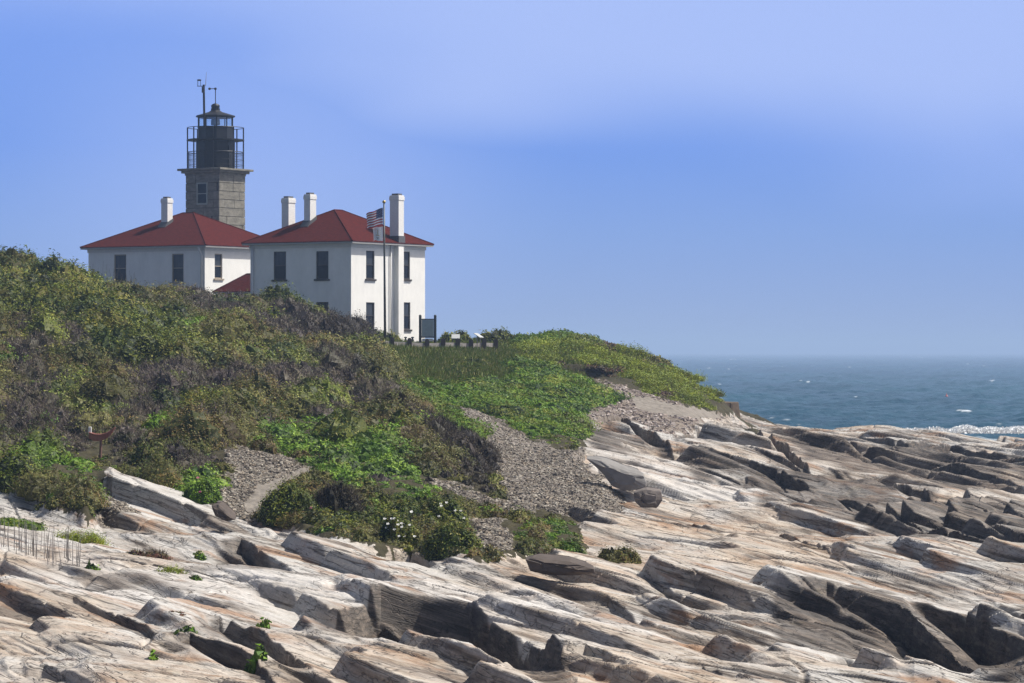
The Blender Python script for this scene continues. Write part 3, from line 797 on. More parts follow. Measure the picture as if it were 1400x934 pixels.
# ------------------------------------------------------------------ stone light tower
TW = 3.25
tc0 = at(299.5, HZ, 1.148)
tctr = tc0 + AX * TW / 2 + AY * TW / 2
TZ = 11.4
tower = empty('lighthouse', (tctr.x, tctr.y, TZ), R(57))
tag(tower, 'square grey granite lighthouse with a black iron lantern and galleries on top', 'lighthouse')
TDZ = tctr.y / FPX
tz = lambda py: CAMZ - (py - HZ) * TDZ - TZ
zc = tz(240)
core = MB(); hw = TW / 2; core.box(-hw + .05, -hw + .05, -2, hw - .05, hw - .05, zc)
st = MB(); rr = random.Random(4)
WU0, WU1, WV0, WV1 = -.52, .53, tz(281), tz(251)
n_c = 22; ch_ = (zc + 2) / n_c
for k in range(n_c):
    z0, z1 = -2 + k * ch_ + .018, -2 + (k + 1) * ch_ - .018
    for side in range(4):
        cuts = sorted([-hw] + [rr.uniform(-.9, .9) + (.5 if k % 2 else -.5) for _ in range(1 + (rr.random() < .6))] + [hw])
        for a, b in zip(cuts[:-1], cuts[1:]):
            if b - a < .3: continue
            o = rr.uniform(-.012, .03)
            a2, b2 = a + .012, b - .012
            parts_ = [(a2, z0, b2, z1)]
            if side == 0:                                            # leave the window opening on the shaded face
                parts_ = [q for q in ((a2, z0, min(b2, WU0), z1), (max(a2, WU1), z0, b2, z1), (max(a2, WU0), z0, min(b2, WU1), min(z1, WV0)), (max(a2, WU0), max(z0, WV1), min(b2, WU1), z1))
                          if q[2] - q[0] > .02 and q[3] - q[1] > .02]
            for a3, za, b3, zb in parts_:
                if side == 0: st.box(-hw - o, a3, za, -hw + .1, b3, zb)
                elif side == 1: st.box(a3, -hw - o, za, b3, -hw + .1, zb)
                elif side == 2: st.box(hw - .1, a3, za, hw + o, b3, zb)
                else: st.box(a3, hw - .1, za, b3, hw + o, zb)
wall_t = core.build('core', M_JOINT, tower)
st.build('stonework', M_GRAN, tower, bevel=.02)
wf = MB()
u0, u1, v0, v1 = WU0, WU1, WV0, WV1
wf.box(-hw - .05, u0, v0, -hw + .04, u0 + .1, v1); wf.box(-hw - .05, u1 - .1, v0, -hw + .04, u1, v1)
wf.box(-hw - .052, u0 + .1, v1 - .1, -hw + .04, u1 - .1, v1); wf.box(-hw - .08, u0 + .1, v0, -hw + .04, u1 - .1, v0 + .12)
wf.box(-hw - .02, u0 + .1, (v0 + v1) / 2 - .03, -hw + .04, u1 - .1, (v0 + v1) / 2 + .03)
wn = wf.build('window', plain('grey_green_frame', (.30, .33, .29), .7), tower)
pn = MB(); pn.box(-hw + .0, u0 + .1, v0 + .12, -hw + .02, u1 - .1, v1 - .1); pn.build('pane', M_PANE, wn)
co_ = MB()
co_.box(-hw - .06, -hw - .06, zc - .05, hw + .06, hw + .06, zc + .12); co_.box(-hw - .26, -hw - .26, zc + .12, hw + .26, hw + .26, tz(234.5)); co_.box(-hw - .48, -hw - .48, tz(234.5), hw + .48, hw + .48, tz(231.5))
co_.build('cornice', M_GRAN, tower, bevel=.03)
zd, zg, zl, zt_, zk = tz(231.5), tz(191), tz(175), tz(160.5), tz(152)
dr = MB(); NL = 10
dr.lathe([(1.55, zd), (1.55, zg - .02)], NL, rot=.1); dr.lathe([(1.40, zg), (1.40, zl)], NL, rot=.1); dr.lathe([(1.58, zg - .14), (1.58, zg - .06)], NL, rot=.1)
drum = dr.build('watch_room', M_IRON, tower)
do_ = MB(); do_.box(-.35, -1.60, zd + .1, .35, -1.45, zg - .5); do_.build('door', M_IRON, drum)
gal = MB(); gal.lathe([(1.3, zg - .10), (2.22, zg - .10), (2.22, zg), (1.3, zg)], 20)
gal.build('gallery', M_IRON, tower)
rl = MB()
for k in range(8):
    a = 2 * math.pi * (k + .5) / 8 - R(57) + R(22.5)
    x, y = 2.16 * math.cos(a), 2.16 * math.sin(a)
    rl.tube([(x, y, zd), (x, y, zl + .02)], .055, 6)
for z in (zl, tz(208.5)):
    rl.tube([(2.16 * math.cos(2 * math.pi * k / 40), 2.16 * math.sin(2 * math.pi * k / 40), z) for k in range(41)], .028, 5)
rl.build('railing', M_IRON, tower)
bl = MB()
for k in range(72):
    a = 2 * math.pi * k / 72
    bl.tube([(2.12 * math.cos(a), 2.12 * math.sin(a), zd), (2.12 * math.cos(a), 2.12 * math.sin(a), tz(208.5))], .011, 4)
for j in range(3):
    bl.tube([(2.12 * math.cos(2 * math.pi * k / 40), 2.12 * math.sin(2 * math.pi * k / 40), zd + .3 + .4 * j) for k in range(41)], .014, 4)
bl.build('mesh_panel', M_IRON, tower)
lan = MB()
for k in range(NL):
    a = .1 + 2 * math.pi * k / NL
    lan.tube([(1.36 * math.cos(a), 1.36 * math.sin(a), zl), (1.36 * math.cos(a), 1.36 * math.sin(a), zt_)], .05, 6)
lan.lathe([(1.22, zl), (1.44, zl), (1.44, zl + .07), (1.22, zl + .07)], NL, rot=.1, cap=False); lan.lathe([(1.22, zt_ - .05), (1.42, zt_ - .05), (1.42, zt_ + .06), (1.22, zt_ + .06)], NL, rot=.1, cap=False)
lanf = lan.build('lantern', M_IRON, tower)
gp = MB(); gp.lathe([(1.35, zl + .07), (1.35, zt_ - .05)], NL, rot=.1, cap=False); gp.build('glazing', M_GLASS, lanf)
bc = MB(); bc.lathe([(.12, zl), (.12, zl + .2), (.34, zl + .22), (.36, zl + .45), (.30, zl + .72), (.12, zl + .74), (.08, zl + .8)], 14); bc.build('beacon', M_BRASS, lanf, True)
dm = MB(); dm.lathe([(1.56, zt_ + .02), (1.56, zt_ + .10), (.55, zk - .08), (.36, zk + .05), (.36, zk + .2)], NL, rot=.1)
dm.lathe([(.30, zk + .2), (.32, tz(147)), (.34, tz(144.5)), (.24, tz(142.5)), (.08, tz(141.5))], 14)
dome = dm.build('lantern_roof', M_IRON, tower)
an = MB(); an.tube([(0, 0, tz(142)), (0, 0, tz(121))], .035, 6); an.build('lightning_rod', M_IRON, dome)
def sc(px, py, dep=0.0):
    """tower-local point on the plane through the axis facing the viewer"""
    dx = (px - CX) * tctr.y / FPX - tctr.x
    w = Vector((dx, dep, 0)); return Vector((w.dot(AX), w.dot(AY), tz(py)))
mast = MB()
mast.tube([sc(282, 176, -1.5), sc(281, 118, -1.5)], .085, 8)
mast.tube([sc(272, 120, -1.5), sc(282, 120, -1.5)], .03, 6); mast.tube([sc(273, 120, -1.5), sc(273, 113, -1.5)], .025, 6); mast.tube([sc(277, 120, -1.5), sc(276.5, 113, -1.5)], .02, 6)
mast.tube([sc(280.3, 129, -1.58), sc(280.3, 121, -1.58)], .11, 8)
ms = mast.build('antenna_mast', M_IRON, tower)
w_ = MB(); w_.tube([sc(283.5, 120, -1.5), sc(284.6, 101, -1.5)], [.03, .012], 6); w_.build('whip_antenna', M_GUT, ms)
w_ = MB(); w_.lathe([(.05, 0), (.16, .02), (.17, .1), (.05, .13)], 10, c=tuple(sc(274.8, 113, -1.5))); w_.build('weather_sensor', M_IRON, ms)
w_ = MB(); w_.tube([sc(286, 121.5), sc(295, 121.3)], .03, 6)
for k in (286.5, 294.5): w_.lathe([(.02, -.1), (.1, -.05), (.1, .06), (.02, .1)], 8, c=tuple(sc(k, 121.5)))
w_.build('anemometer', M_IRON, dome)
# ------------------------------------------------------------------ flagpole and flags
FD = .955
fb = at(526.5, 452, FD); fb.z = ground_at(fb.x, fb.y) - .05
fp = empty('flagpole', fb)
zt0 = at(525, 278.5, FD).z - fb.z
lean = at(525, 278, FD).x - fb.x
m = MB(); m.tube([(0, 0, 0), (lean, 0, zt0)], [.085, .05], 10); m.build('pole', plain('dark_green_paint', (.02, .026, .024), .4), fp, True)
m = MB(); m.lathe([(.01, 0), (.09, .04), (.11, .11), (.09, .18), (.01, .22)], 12, c=(lean, 0, zt0)); m.build('finial', plain('gilt_ball', (.45, .33, .12), .35, .8), fp, True)
tag(fp, 'tall dark flagpole with a gilt ball in front of the white house', 'flagpole')
MR, MWf, MBl, MG = plain('flag_red', (.42, .025, .04), .8), plain('flag_white', (.78, .77, .76), .8), plain('flag_blue', (.02, .03, .13), .8), plain('flag_gold', (.55, .36, .05), .7)
def flag(name, hx, hy, topz, hoist, fly, droop, mats, cell, extra=None, nu=40, nv=26, ph=0.0):
    def pt(u, v, off=0.0):
        wv = .10 * math.sin(u * 7.5 + v * 1.2 + ph) * (.25 + u)
        x = hx - fly * u * .92 + .05 * math.sin(u * 6 + v * 2) * u
        z = topz - hoist * v * (1 - .12 * u) - droop * u ** 1.2 + .05 * math.sin(u * 9 + ph) * u
        return Vector((x, hy - .05 + wv - off, z))
    mb = MB()
    vs = [pt(i / nu, j / nv) for j in range(nv + 1) for i in range(nu + 1)]
    for j in range(nv):
        for i in range(nu):
            k = j * (nu + 1) + i
            mb.f.append((k, k + 1, k + nu + 2, k + nu + 1)); mb.m.append(cell((i + .5) / nu, (j + .5) / nv))
    mb.v = [tuple(v) for v in vs]
    if extra:
        for (u, v, du, dv, mi) in extra:
            for o in (.012, -.012):
                mb.add([pt(u - du, v, o), pt(u, v - dv, o), pt(u + du, v, o), pt(u, v + dv, o)], [(0, 1, 2, 3)], mi)
    return mb.build(name, mats, None, True)
stars = [(.03 + (.066 * i) + (.033 if j % 2 else 0), .035 + .058 * j, .011, .018, 1) for j in range(9) for i in range(5 if j % 2 else 6)]
hx = at(524.8, 295, FD).x
f1 = flag('national_flag', hx - .06, FD * D0, at(525, 284, FD).z, 1.12, 1.14, .42, [MR, MWf, MBl],
          lambda u, v: 2 if (u < .4 and v < 7 / 13) else (0 if int(v * 13) % 2 == 0 else 1), stars, 40, 26)
tag(f1, 'striped red and white flag with starry blue corner, upper flag on the pole', 'flag')
ring = [(.5 + .26 * math.cos(2 * math.pi * k / 13), .46 + .33 * math.sin(2 * math.pi * k / 13), .022, .03, 1) for k in range(13)]
anchor = [(.5, .43, .022, .22, 1), (.5, .28, .10, .025, 1), (.42, .60, .09, .035, 1), (.58, .60, .09, .035, 1), (.5, .22, .035, .04, 1), (.5, .80, .17, .035, 2)]
f2 = flag('state_flag', hx - .05, FD * D0, at(525, 310, FD).z, .92, .70, .06, [MWf, MG, MBl], lambda u, v: 0, ring + anchor, 20, 16, 1.3)
tag(f2, 'white flag with gold anchor and ring of stars, lower flag on the pole', 'flag')
# ------------------------------------------------------------------ board, panels, fence, block
M_DKG = plain('dark_green_wood', (.016, .022, .022), .6)
bd = at(585, 469, .955); bz = ground_at(bd.x, bd.y)
board = empty('notice_board', (bd.x, bd.y, bz))
bxp = lambda px: (px - 585) * .955 / 20.5
bzp = lambda py: CAMZ + (HZ - py) * .955 / 20.5 - bz
for px in (574.5, 595):
    m = MB(); m.tube([(bxp(px), 0, -.3), (bxp(px), 0, bzp(431.5))], .085, 8); m.tube([(bxp(px), 0, bzp(431.5)), (bxp(px), 0, bzp(430.3))], [.085, .03], 8); m.build('post', M_DKG, board)
m = MB(); m.box(bxp(576.5), -.04, bzp(460), bxp(593), .04, bzp(437)); m.build('panel', plain('grey_green_panel', (.30, .36, .36), .5), board)
m = MB(); m.box(bxp(576), -.05, bzp(462), bxp(593.5), .05, bzp(460) - .003); m.build('crossbar', M_DKG, board)
m = MB(); m.box(bxp(576), -.05, bzp(437) + .003, bxp(593.5), .05, bzp(435.8)); m.build('crossbar', M_DKG, board)
m = MB(); m.box(bxp(577), -.03, bzp(466.5), bxp(592), .03, bzp(463)); m.build('lower_panel', M_SOFFIT, board)
tag(board, 'dark two-post notice board with grey-green panel at the corner of the house', 'notice board')
for px, py0, py1, w, lab in ((623, 457, 470, 13, 'slanted white interpretive panel on two legs, the one beside the notice board'), (654.5, 455.5, 470, 8, 'slanted pale panel seen edge-on, the one between the hedge clumps')):
    b = at(px, py1, .94); gz = ground_at(b.x, b.y)
    r = empty('interpretive_panel', (b.x, b.y, gz), 0.0 if w > 10 else R(62))
    top = at(px, py0, .94).z - gz; hw_ = .26
    m = MB(); m.add([(-hw_, -.22, top - .26), (hw_, -.22, top - .26), (hw_, .22, top), (-hw_, .22, top), (-hw_, -.21, top - .30), (hw_, -.21, top - .30), (hw_, .23, top - .04), (-hw_, .23, top - .04)],
                    [(0, 1, 2, 3), (7, 6, 5, 4), (0, 1, 5, 4), (1, 2, 6, 5), (2, 3, 7, 6), (3, 0, 4, 7)]); m.build('panel', plain('pale_panel_face', (.42, .43, .42), .5), r)
    for x in (-.2, .2):
        m = MB(); m.tube([(x, 0, -.2), (x, 0, top - .17)], .035, 6); m.build('leg', M_RAIL, r)
    tag(r, lab, 'sign')
POSTS = [(536, 463.5, .915), (560, 464.5, .92), (584, 466, .925), (606, 465, .93), (626, 465, .935), (644, 466.5, .94), (662, 465, .945), (678, 466, .95)]
f0 = at(606, 470, .92); fence = empty('post_and_rail_fence', (f0.x, f0.y, ground_at(f0.x, f0.y)))
pp = []
for px, py, d in POSTS:
    t = at(px, py - 2.5, d); g = ground_at(t.x, t.y); t.z = max(t.z, g + .55); pp.append(t)
    l = t - fence.location
    m = MB(); gz = g - .3 - fence.location.z
    w = .14
    out = [(-w, gz), (w, gz), (w, l.z - .12), (w * .75, l.z - .04), (w * .3, l.z), (-w * .3, l.z), (-w * .75, l.z - .04), (-w, l.z - .12)]
    vs = [(l.x + a, l.y - .11, z) for a, z in out] + [(l.x + a, l.y + .11, z) for a, z in out]
    n = len(out)
    m.add(vs, [tuple(range(n)), tuple(range(2 * n - 1, n - 1, -1))] + [(i, i + n, (i + 1) % n + n, (i + 1) % n) for i in range(n)])
    m.build('post', M_WOOD, fence)
pp = [at(500, 462, .905)] + [p.copy() for p in pp]
pp[0].z = max(pp[0].z, ground_at(pp[0].x, pp[0].y) + .5)
for a, b in zip(pp[:-1], pp[1:]):
    a, b = a - fence.location + Vector((0, .17, -.40)), b - fence.location + Vector((0, .17, -.40))
    m = MB(); u = (b - a).normalized() * .02
    m.add([a + u + Vector((0, -.04, -.13)), b - u + Vector((0, -.04, -.13)), b - u + Vector((0, -.04, .13)), a + u + Vector((0, -.04, .13)),
           a + u + Vector((0, .04, -.13)), b - u + Vector((0, .04, -.13)), b - u + Vector((0, .04, .13)), a + u + Vector((0, .04, .13))],
          [(0, 1, 2, 3), (7, 6, 5, 4), (0, 4, 5, 1), (3, 2, 6, 7), (0, 3, 7, 4), (1, 5, 6, 2)])
    m.build('rail', M_RAIL, fence)
tag(fence, 'low fence of round-topped dark posts and grey plank rails along the bluff', 'fence')
for px, lab in ((554.5, 'small dark bollard behind the fence, left of the pair below the window'), (564, 'small dark bollard behind the fence, right of the pair below the window')):
    b = at(px, 470, .975); g = ground_at(b.x, b.y); top = at(px, 460.5, .975).z - g
    m = MB(); m.lathe([(.09, -.2), (.09, max(.4, top) - .18), (.05, max(.4, top) - .15), (.05, max(.4, top) - .1), (.10, max(.4, top) - .08), (.10, max(.4, top) - .02), (.06, max(.4, top))], 10)
    o = m.build('bollard', M_DKG, None, False); o.location = (b.x, b.y, g); tag(o, lab, 'bollard', 'bollards behind the fence')
cb = at(990, 563, .92); cz = cb.z - .5
m = MB(); k = .92 / 20.5
zt1 = at(990, 549.5, .92).z - cz
m.add([(-.62, -.9, 0), (.68, -.9, 0), (.68, .9, 0), (-.62, .9, 0), (-.52, -.8, zt1), (.58, -.8, zt1), (.58, .8, zt1), (-.52, .8, zt1)],
      [(3, 2, 1, 0), (4, 5, 6, 7), (0, 1, 5, 4), (1, 2, 6, 5), (2, 3, 7, 6), (3, 0, 4, 7)])
m.box(-.08, -.97, 0, .16, -.86, zt1 - .05)
o = m.build('concrete_block', plain('brown_stained_concrete', (.17, .125, .085), .9, var=.35, scale=2.5, bump=.5), None, bevel=.03)
o.location = (cb.x, cb.y, cz); o.rotation_euler = (0, 0, R(25))
tag(o, 'brown stained concrete block at the tip of the headland beside the sea', 'concrete block')
# ------------------------------------------------------------------ vegetation
def leaf_material(name, transl=.16):
    m = bpy.data.materials.new(name); m.use_nodes = True
    t = m.node_tree; p = t.nodes['Principled BSDF']
    a = _mk(t, 'ShaderNodeAttribute', {'attribute_name': 'tint'})
    t.links.new(a.outputs['Color'], p.inputs['Base Color'])
    p.inputs['Roughness'].default_value = .6; p.inputs['Specular IOR Level'].default_value = .25
    if transl:
        tr = t.nodes.new('ShaderNodeBsdfTranslucent'); x = t.nodes.new('ShaderNodeMixShader'); x.inputs[0].default_value = transl
        t.links.new(a.outputs['Color'], tr.inputs[0]); t.links.new(p.outputs[0], x.inputs[1]); t.links.new(tr.outputs[0], x.inputs[2])
        t.links.new(x.outputs[0], t.nodes['Material Output'].inputs[0])
    return m
M_LEAF = leaf_material('leaves')
M_TWIG = leaf_material('twigs', 0)
SPEC = {  # leaves per bush, leaf size factor, twigs per bush, twig length, height factor, leaf palette, twig palette
    'D': (170, 1.0, 14, .4, 1.15, [(0.056, 0.088, 0.009), (0.096, 0.130, 0.011), (0.158, 0.180, 0.018), (0.034, 0.054, 0.006), (0.191, 0.175, 0.025)], [(.09, .075, .05), (.16, .13, .08)]),
    'Y': (140, .9, 40, .5, 1.1, [(.155, .200, .016), (.22, .255, .034), (.31, .31, .075), (.095, .135, .012)], [(.40, .36, .20), (.30, .26, .13), (.14, .11, .06)]),
    'B': (55, .62, 240, .42, 1.0, [(0.095, 0.083, 0.045), (0.126, 0.104, 0.061), (0.077, 0.081, 0.027), (0.153, 0.126, 0.081)], [(0.201, 0.155, 0.138), (0.138, 0.101, 0.090), (0.287, 0.230, 0.201), (0.086, 0.060, 0.053)]),
    'O': (140, .8, 50, .45, 1.0, [(.095, .110, .016), (.14, .135, .024), (.17, .118, .034), (.065, .080, .012), (.20, .19, .05)], [(.18, .14, .09), (.115, .088, .06), (.25, .21, .13)]),
    'G': (150, 1.2, 6, .4, .85, [(0.097, 0.194, 0.010), (0.143, 0.255, 0.016), (0.204, 0.306, 0.031), (0.056, 0.122, 0.009)], [(.16, .19, .05), (.3, .3, .12)]),
    'K': (45, .6, 260, .5, 1.1, [(.055, .046, .022), (.075, .06, .03)], [(.080, .060, .048), (.058, .042, .034), (.125, .097, .077)]),
    'L': (150, .95, 4, .3, .5, [(0.071, 0.147, 0.006), (0.106, 0.197, 0.008), (0.151, 0.228, 0.014), (0.040, 0.091, 0.005), (0.172, 0.192, 0.020)], [(.17, .18, .06)]),
    'T': (26, .6, 150, .7, .6, [(0.221, 0.260, 0.016), (0.143, 0.195, 0.013)], [(0.252, 0.301, 0.017), (0.350, 0.357, 0.031), (0.175, 0.231, 0.014), (0.364, 0.301, 0.063)]),
    'R': (60, .8, 100, .4, .6, [(.13, .085, .035), (.10, .09, .022), (.17, .065, .04)], [(.11, .07, .052), (.075, .052, .04), (.16, .12, .08)]),
}
def foliage(P, rad, hgt, typ, depth, g, dens=1.0, leaf_k=1.0):
    """a set of bushes: an uneven inner mass, leaves lying over it and twigs breaking out of it. Returns (leaf triangles, tint, twig triangles, tint)"""
    nl, ls, nt, tl, hf, lp, tp = SPEC[typ]
    n = len(P)
    lp, tp = np.array(lp), np.array(tp)
    bt = g.uniform(.6, 1.3, n)
    f1, f2, f3 = g.uniform(0, 6.28, (3, n))
    def RR(b, th, ph):
        return .80 * (1 + .17 * np.sin(2 * th + f1[b]) * np.cos(1.7 * ph + f2[b]) + .13 * np.sin(4 * th + f3[b] + 3 * ph) + .09 * np.sin(7 * th + f2[b] - 5 * ph) * np.cos(ph))
    ext = np.stack([rad, rad, hgt * hf], 1)
    # leaves
    s0 = ls * leaf_k * np.maximum(.055, .155 * depth)
    cnt = np.clip(dens * nl * .042 * (rad / s0) ** 2 * (.4 + .6 * hgt / rad), 12, 5000).astype(int)
    b = np.repeat(np.arange(n), cnt); m = len(b)
    th = g.uniform(0, 2 * np.pi, m); cz = g.uniform(-.05, 1, m); ph = np.arcsin(cz); sr = np.cos(ph)
    dirv = np.stack([sr * np.cos(th), sr * np.sin(th), cz], 1)
    c = P[b] + dirv * (RR(b, th, ph) * g.uniform(.94, 1.24, m))[:, None] * ext[b]
    nr = dirv * .75 + np.array([0, 0, .35]) + g.normal(0, .42, (m, 3)); nr /= np.linalg.norm(nr, axis=1)[:, None]
    ta = np.cross(nr, g.normal(0, 1, (m, 3))); ta /= np.linalg.norm(ta, axis=1)[:, None]; bi = np.cross(nr, ta)
    s = (s0[b] * g.uniform(.6, 1.35, m))[:, None]
    lc = np.stack([c - ta * s * .6 - bi * s * .28, c - ta * s * .5 + bi * s * .36, c + ta * s * .75], 1).reshape(-1, 3)
    own = g.integers(0, len(lp), n)[b]
    pal = lp[np.where(g.uniform(0, 1, m) < .6, own, g.integers(0, len(lp), m))] * (bt[b] * g.uniform(.8, 1.25, m))[:, None]
    lt = np.repeat(pal, 3, 0)
    # inner mass, coloured darker than its leaves to put shade in the gaps
    if typ != 'T':
        nu, nv = 14, 7
        U, V = np.meshgrid(np.arange(nu), np.arange(nv + 1)); th_ = (2 * np.pi * U / nu).ravel(); ph_ = (np.pi / 2 * V / nv * .985 - .12).ravel(); q = len(th_)
        bb = np.repeat(np.arange(n), q); T_, H_ = np.tile(th_, n), np.tile(ph_, n)
        rr_ = RR(bb, T_, H_) * g.uniform(.90, 1.0, n * q)
        G_ = (P[bb] + np.stack([np.cos(H_) * np.cos(T_), np.cos(H_) * np.sin(T_), np.sin(H_)], 1) * rr_[:, None] * ext[bb]).reshape(n, nv + 1, nu, 3)
        G_ = np.concatenate([G_, G_[:, :, :1]], 2)
        A_, B_, C_, E_ = G_[:, :-1, :-1], G_[:, :-1, 1:], G_[:, 1:, 1:], G_[:, 1:, :-1]
        cq = np.stack([A_, B_, C_, A_, C_, E_], 3).reshape(-1, 3)
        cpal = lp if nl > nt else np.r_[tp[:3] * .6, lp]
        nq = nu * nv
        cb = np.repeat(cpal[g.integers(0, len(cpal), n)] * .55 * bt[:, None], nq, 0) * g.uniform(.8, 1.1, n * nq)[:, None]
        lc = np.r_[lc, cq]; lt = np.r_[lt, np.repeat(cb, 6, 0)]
    # twigs and blades
    cnt = np.clip(dens * 1.7 * nt * np.clip(rad / .9, .3, 2) ** 1.6, 1, 900).astype(int)
    b = np.repeat(np.arange(n), cnt); m = len(b)
    th = g.uniform(0, 2 * np.pi, m); cz = g.uniform(0, 1, m); ph = np.arcsin(cz); sr = np.cos(ph)
    dirv = np.stack([sr * np.cos(th), sr * np.sin(th), cz], 1)
    base = P[b] + dirv * (RR(b, th, ph) * (g.uniform(.1, .9, m) if typ == 'T' else g.uniform(.85, 1.02, m)))[:, None] * ext[b]
    if typ == 'T': base[:, 2] = P[b][:, 2]
    up = dirv * .7 + g.normal(0, .38, (m, 3)) + np.array([0, 0, .55])
    if typ == 'T': up = g.normal(0, .3, (m, 3)) * np.array([1, 1, 0]) + np.array([.45, 0, .8])
    up /= np.linalg.norm(up, axis=1)[:, None]
    L = ((tl * hgt[b] * hf if typ == 'T' else np.minimum(tl * .75, tl * hgt[b])) * g.uniform(.45, 1.2, m))[:, None]
    w = (np.maximum(.011, .021 * depth[b]) * (1.6 if typ == 'T' else 1.0))[:, None]
    sd_ = np.cross(up, g.normal(0, 1, (m, 3))); sd_ /= np.linalg.norm(sd_, axis=1)[:, None]
    tc = np.stack([base - sd_ * w, base + sd_ * w, base + up * L], 1).reshape(-1, 3)
    tpal = tp[g.integers(0, len(tp), m)] * (bt[b] * g.uniform(.7, 1.25, m) * (1.0 if typ in 'TY' else .8))[:, None]
    return lc, lt, tc, np.repeat(tpal, 3, 0)
def quad_mesh(name, co_, tint, mat, parent=None, k=4):
    return np_mesh(name, co_, np.arange(len(co_)).reshape(-1, k), mat, False, {'tint': np.clip(tint, 0, 1)}, parent)
# which plants grow where on the slope: (kind, patch centre, half-sizes), later patches over earlier ones
PATCH = """D 40 365 115 48;D 130 402 95 42;Y 60 350 70 12;O 200 410 60 25;Y 300 392 60 14;Y 270 380 55 10;D 60 432 95 25;D 160 462 75 28;D 200 500 62 36;D 240 530 52 30;D 262 562 42 25
B 60 492 75 26;B 140 525 100 26;B 200 562 72 26;B 245 592 32 16;O 110 510 50 14;G 15 502 32 14;G 50 530 26 12;B 40 572 52 32;B 80 602 52 32;B 15 610 32 36;Y 112 548 42 24;Y 135 575 32 18;O 150 545 30 20
G 60 640 62 24;G 108 660 42 24;G 222 602 42 20;G 242 576 32 12;G 205 642 48 14;G 272 660 32 24;B 268 626 32 20;B 180 604 32 16;O 240 615 30 14
B 300 422 52 14;B 380 452 52 20;K 440 458 46 16;K 500 470 34 13;B 420 440 40 12;G 310 440 14 6;G 272 452 22 8;G 345 455 18 7;Y 320 492 44 16;Y 420 502 62 15;O 360 480 50 12
B 280 532 62 22;B 380 542 62 18;B 470 562 52 18;B 450 522 44 12;O 330 560 50 16;G 440 592 84 18;G 395 612 52 14;G 500 620 62 20;G 545 600 42 20;O 500 580 40 14;Y 430 552 52 14
Y 510 487 42 12;Y 565 494 54 12;K 590 560 40 36;K 620 590 40 44;K 640 622 36 46;K 655 645 24 28;G 500 652 62 20;G 560 672 52 20;G 540 692 42 14;O 590 640 30 12;G 455 640 50 14
L 690 545 150 66;L 760 590 60 30;L 600 500 50 16;D 640 506 26 12;R 845 535 26 22;T 770 484 84 20;T 850 492 74 25;T 905 522 62 32;T 945 550 32 22;L 760 462 70 9;R 850 470 46 9;R 885 488 30 10;O 900 500 24 10;R 790 506 70 6;R 900 540 16 8
G 640 742 40 14;L 740 725 60 22;O 700 715 40 14;D 480 715 50 14;G 420 700 40 10;D 560 705 40 16;O 520 735 40 10"""
tmap = np.full((MH, MW), 'O', dtype='<U1')
_X = MX + 2 * np.arange(MW)[None, :] + 1.0; _Y = MY + 2 * np.arange(MH)[:, None] + 1.0
_jx, _jy = 16 * fbm(_X / 22, _Y / 14, 4, .6), 9 * fbm(_X / 22 + 50, _Y / 14, 4, .6)
tmap[:, :][(_X > 690) & (_X < 1000) & (_Y < 572) & (_Y + 0 * _X > 0)] = 'T'
for q in PATCH.replace('\n', ';').split(';'):
    k, a, b, c, e = q.split()
    tmap[((_X + _jx - float(a)) / float(c)) ** 2 + ((_Y + _jy - float(b)) / float(e)) ** 2 < 1] = k
# sprinkle of other kinds inside every patch
_sp = fbm(_X / 9 + 9, _Y / 6, 3, .6)
for k, lo, hi in (('G', .78, 9), ('B', -9, -.85), ('Y', .66, .78), ('D', -.85, -.74)):
    tmap[(_sp > lo) & (_sp < hi) & (tmap != 'L') & (tmap != 'T') & (tmap != 'R') & (tmap != 'K')] = k
vegz = (kindv == 0) & (GD > .3)
dpy = np.zeros_like(GPY); dpy[:-1] = np.maximum(GPY[:-1] - GPY[1:], 0)
dpx = np.gradient(PXS).astype(np.float32)[None, :]
inx = (GPX > -170) & (GPX < 1200); inv = inx & (GPX < 955) & (Z0 > 6.5)
wgt = np.where(vegz & inx & vis & ((GPX < 976) | (GPY > 600)), np.maximum(dpy, .0) * dpx, 0).ravel()
beyond = (vegz & inv & ~vis & (GD < 1.05) & (GD > .6)).ravel()
OPEN = blur(kindv > 0, 16)
g = np.random.default_rng(11)
cs = np.cumsum(wgt); 
NB = 5200
pick = np.searchsorted(cs, g.uniform(0, cs[-1], NB))
bw = np.nonzero(beyond)[0]
pick = np.r_[pick, g.choice(bw, 700)]
wt_ = np.where(wgt.reshape(GPX.shape) * (GPX > 700) * (GPY < 570) > 0, wgt.reshape(GPX.shape), 0).ravel(); ct_ = np.cumsum(wt_)
pick = np.r_[pick, np.searchsorted(ct_, g.uniform(0, ct_[-1], 1500))]
wt_ = np.where((GPX > 530) & (GPX < 850) & (GPY < 615) & (GPY > 490), wgt.reshape(GPX.shape), 0).ravel(); ct_ = np.cumsum(wt_)
pick = np.r_[pick, np.searchsorted(ct_, g.uniform(0, ct_[-1], 1200))]
pv = co[pick]; ppx, ppy, pd = GPX.ravel()[pick], GPY.ravel()[pick], GD.ravel()[pick]
ptype = mask_at(tmap, ppx, ppy)
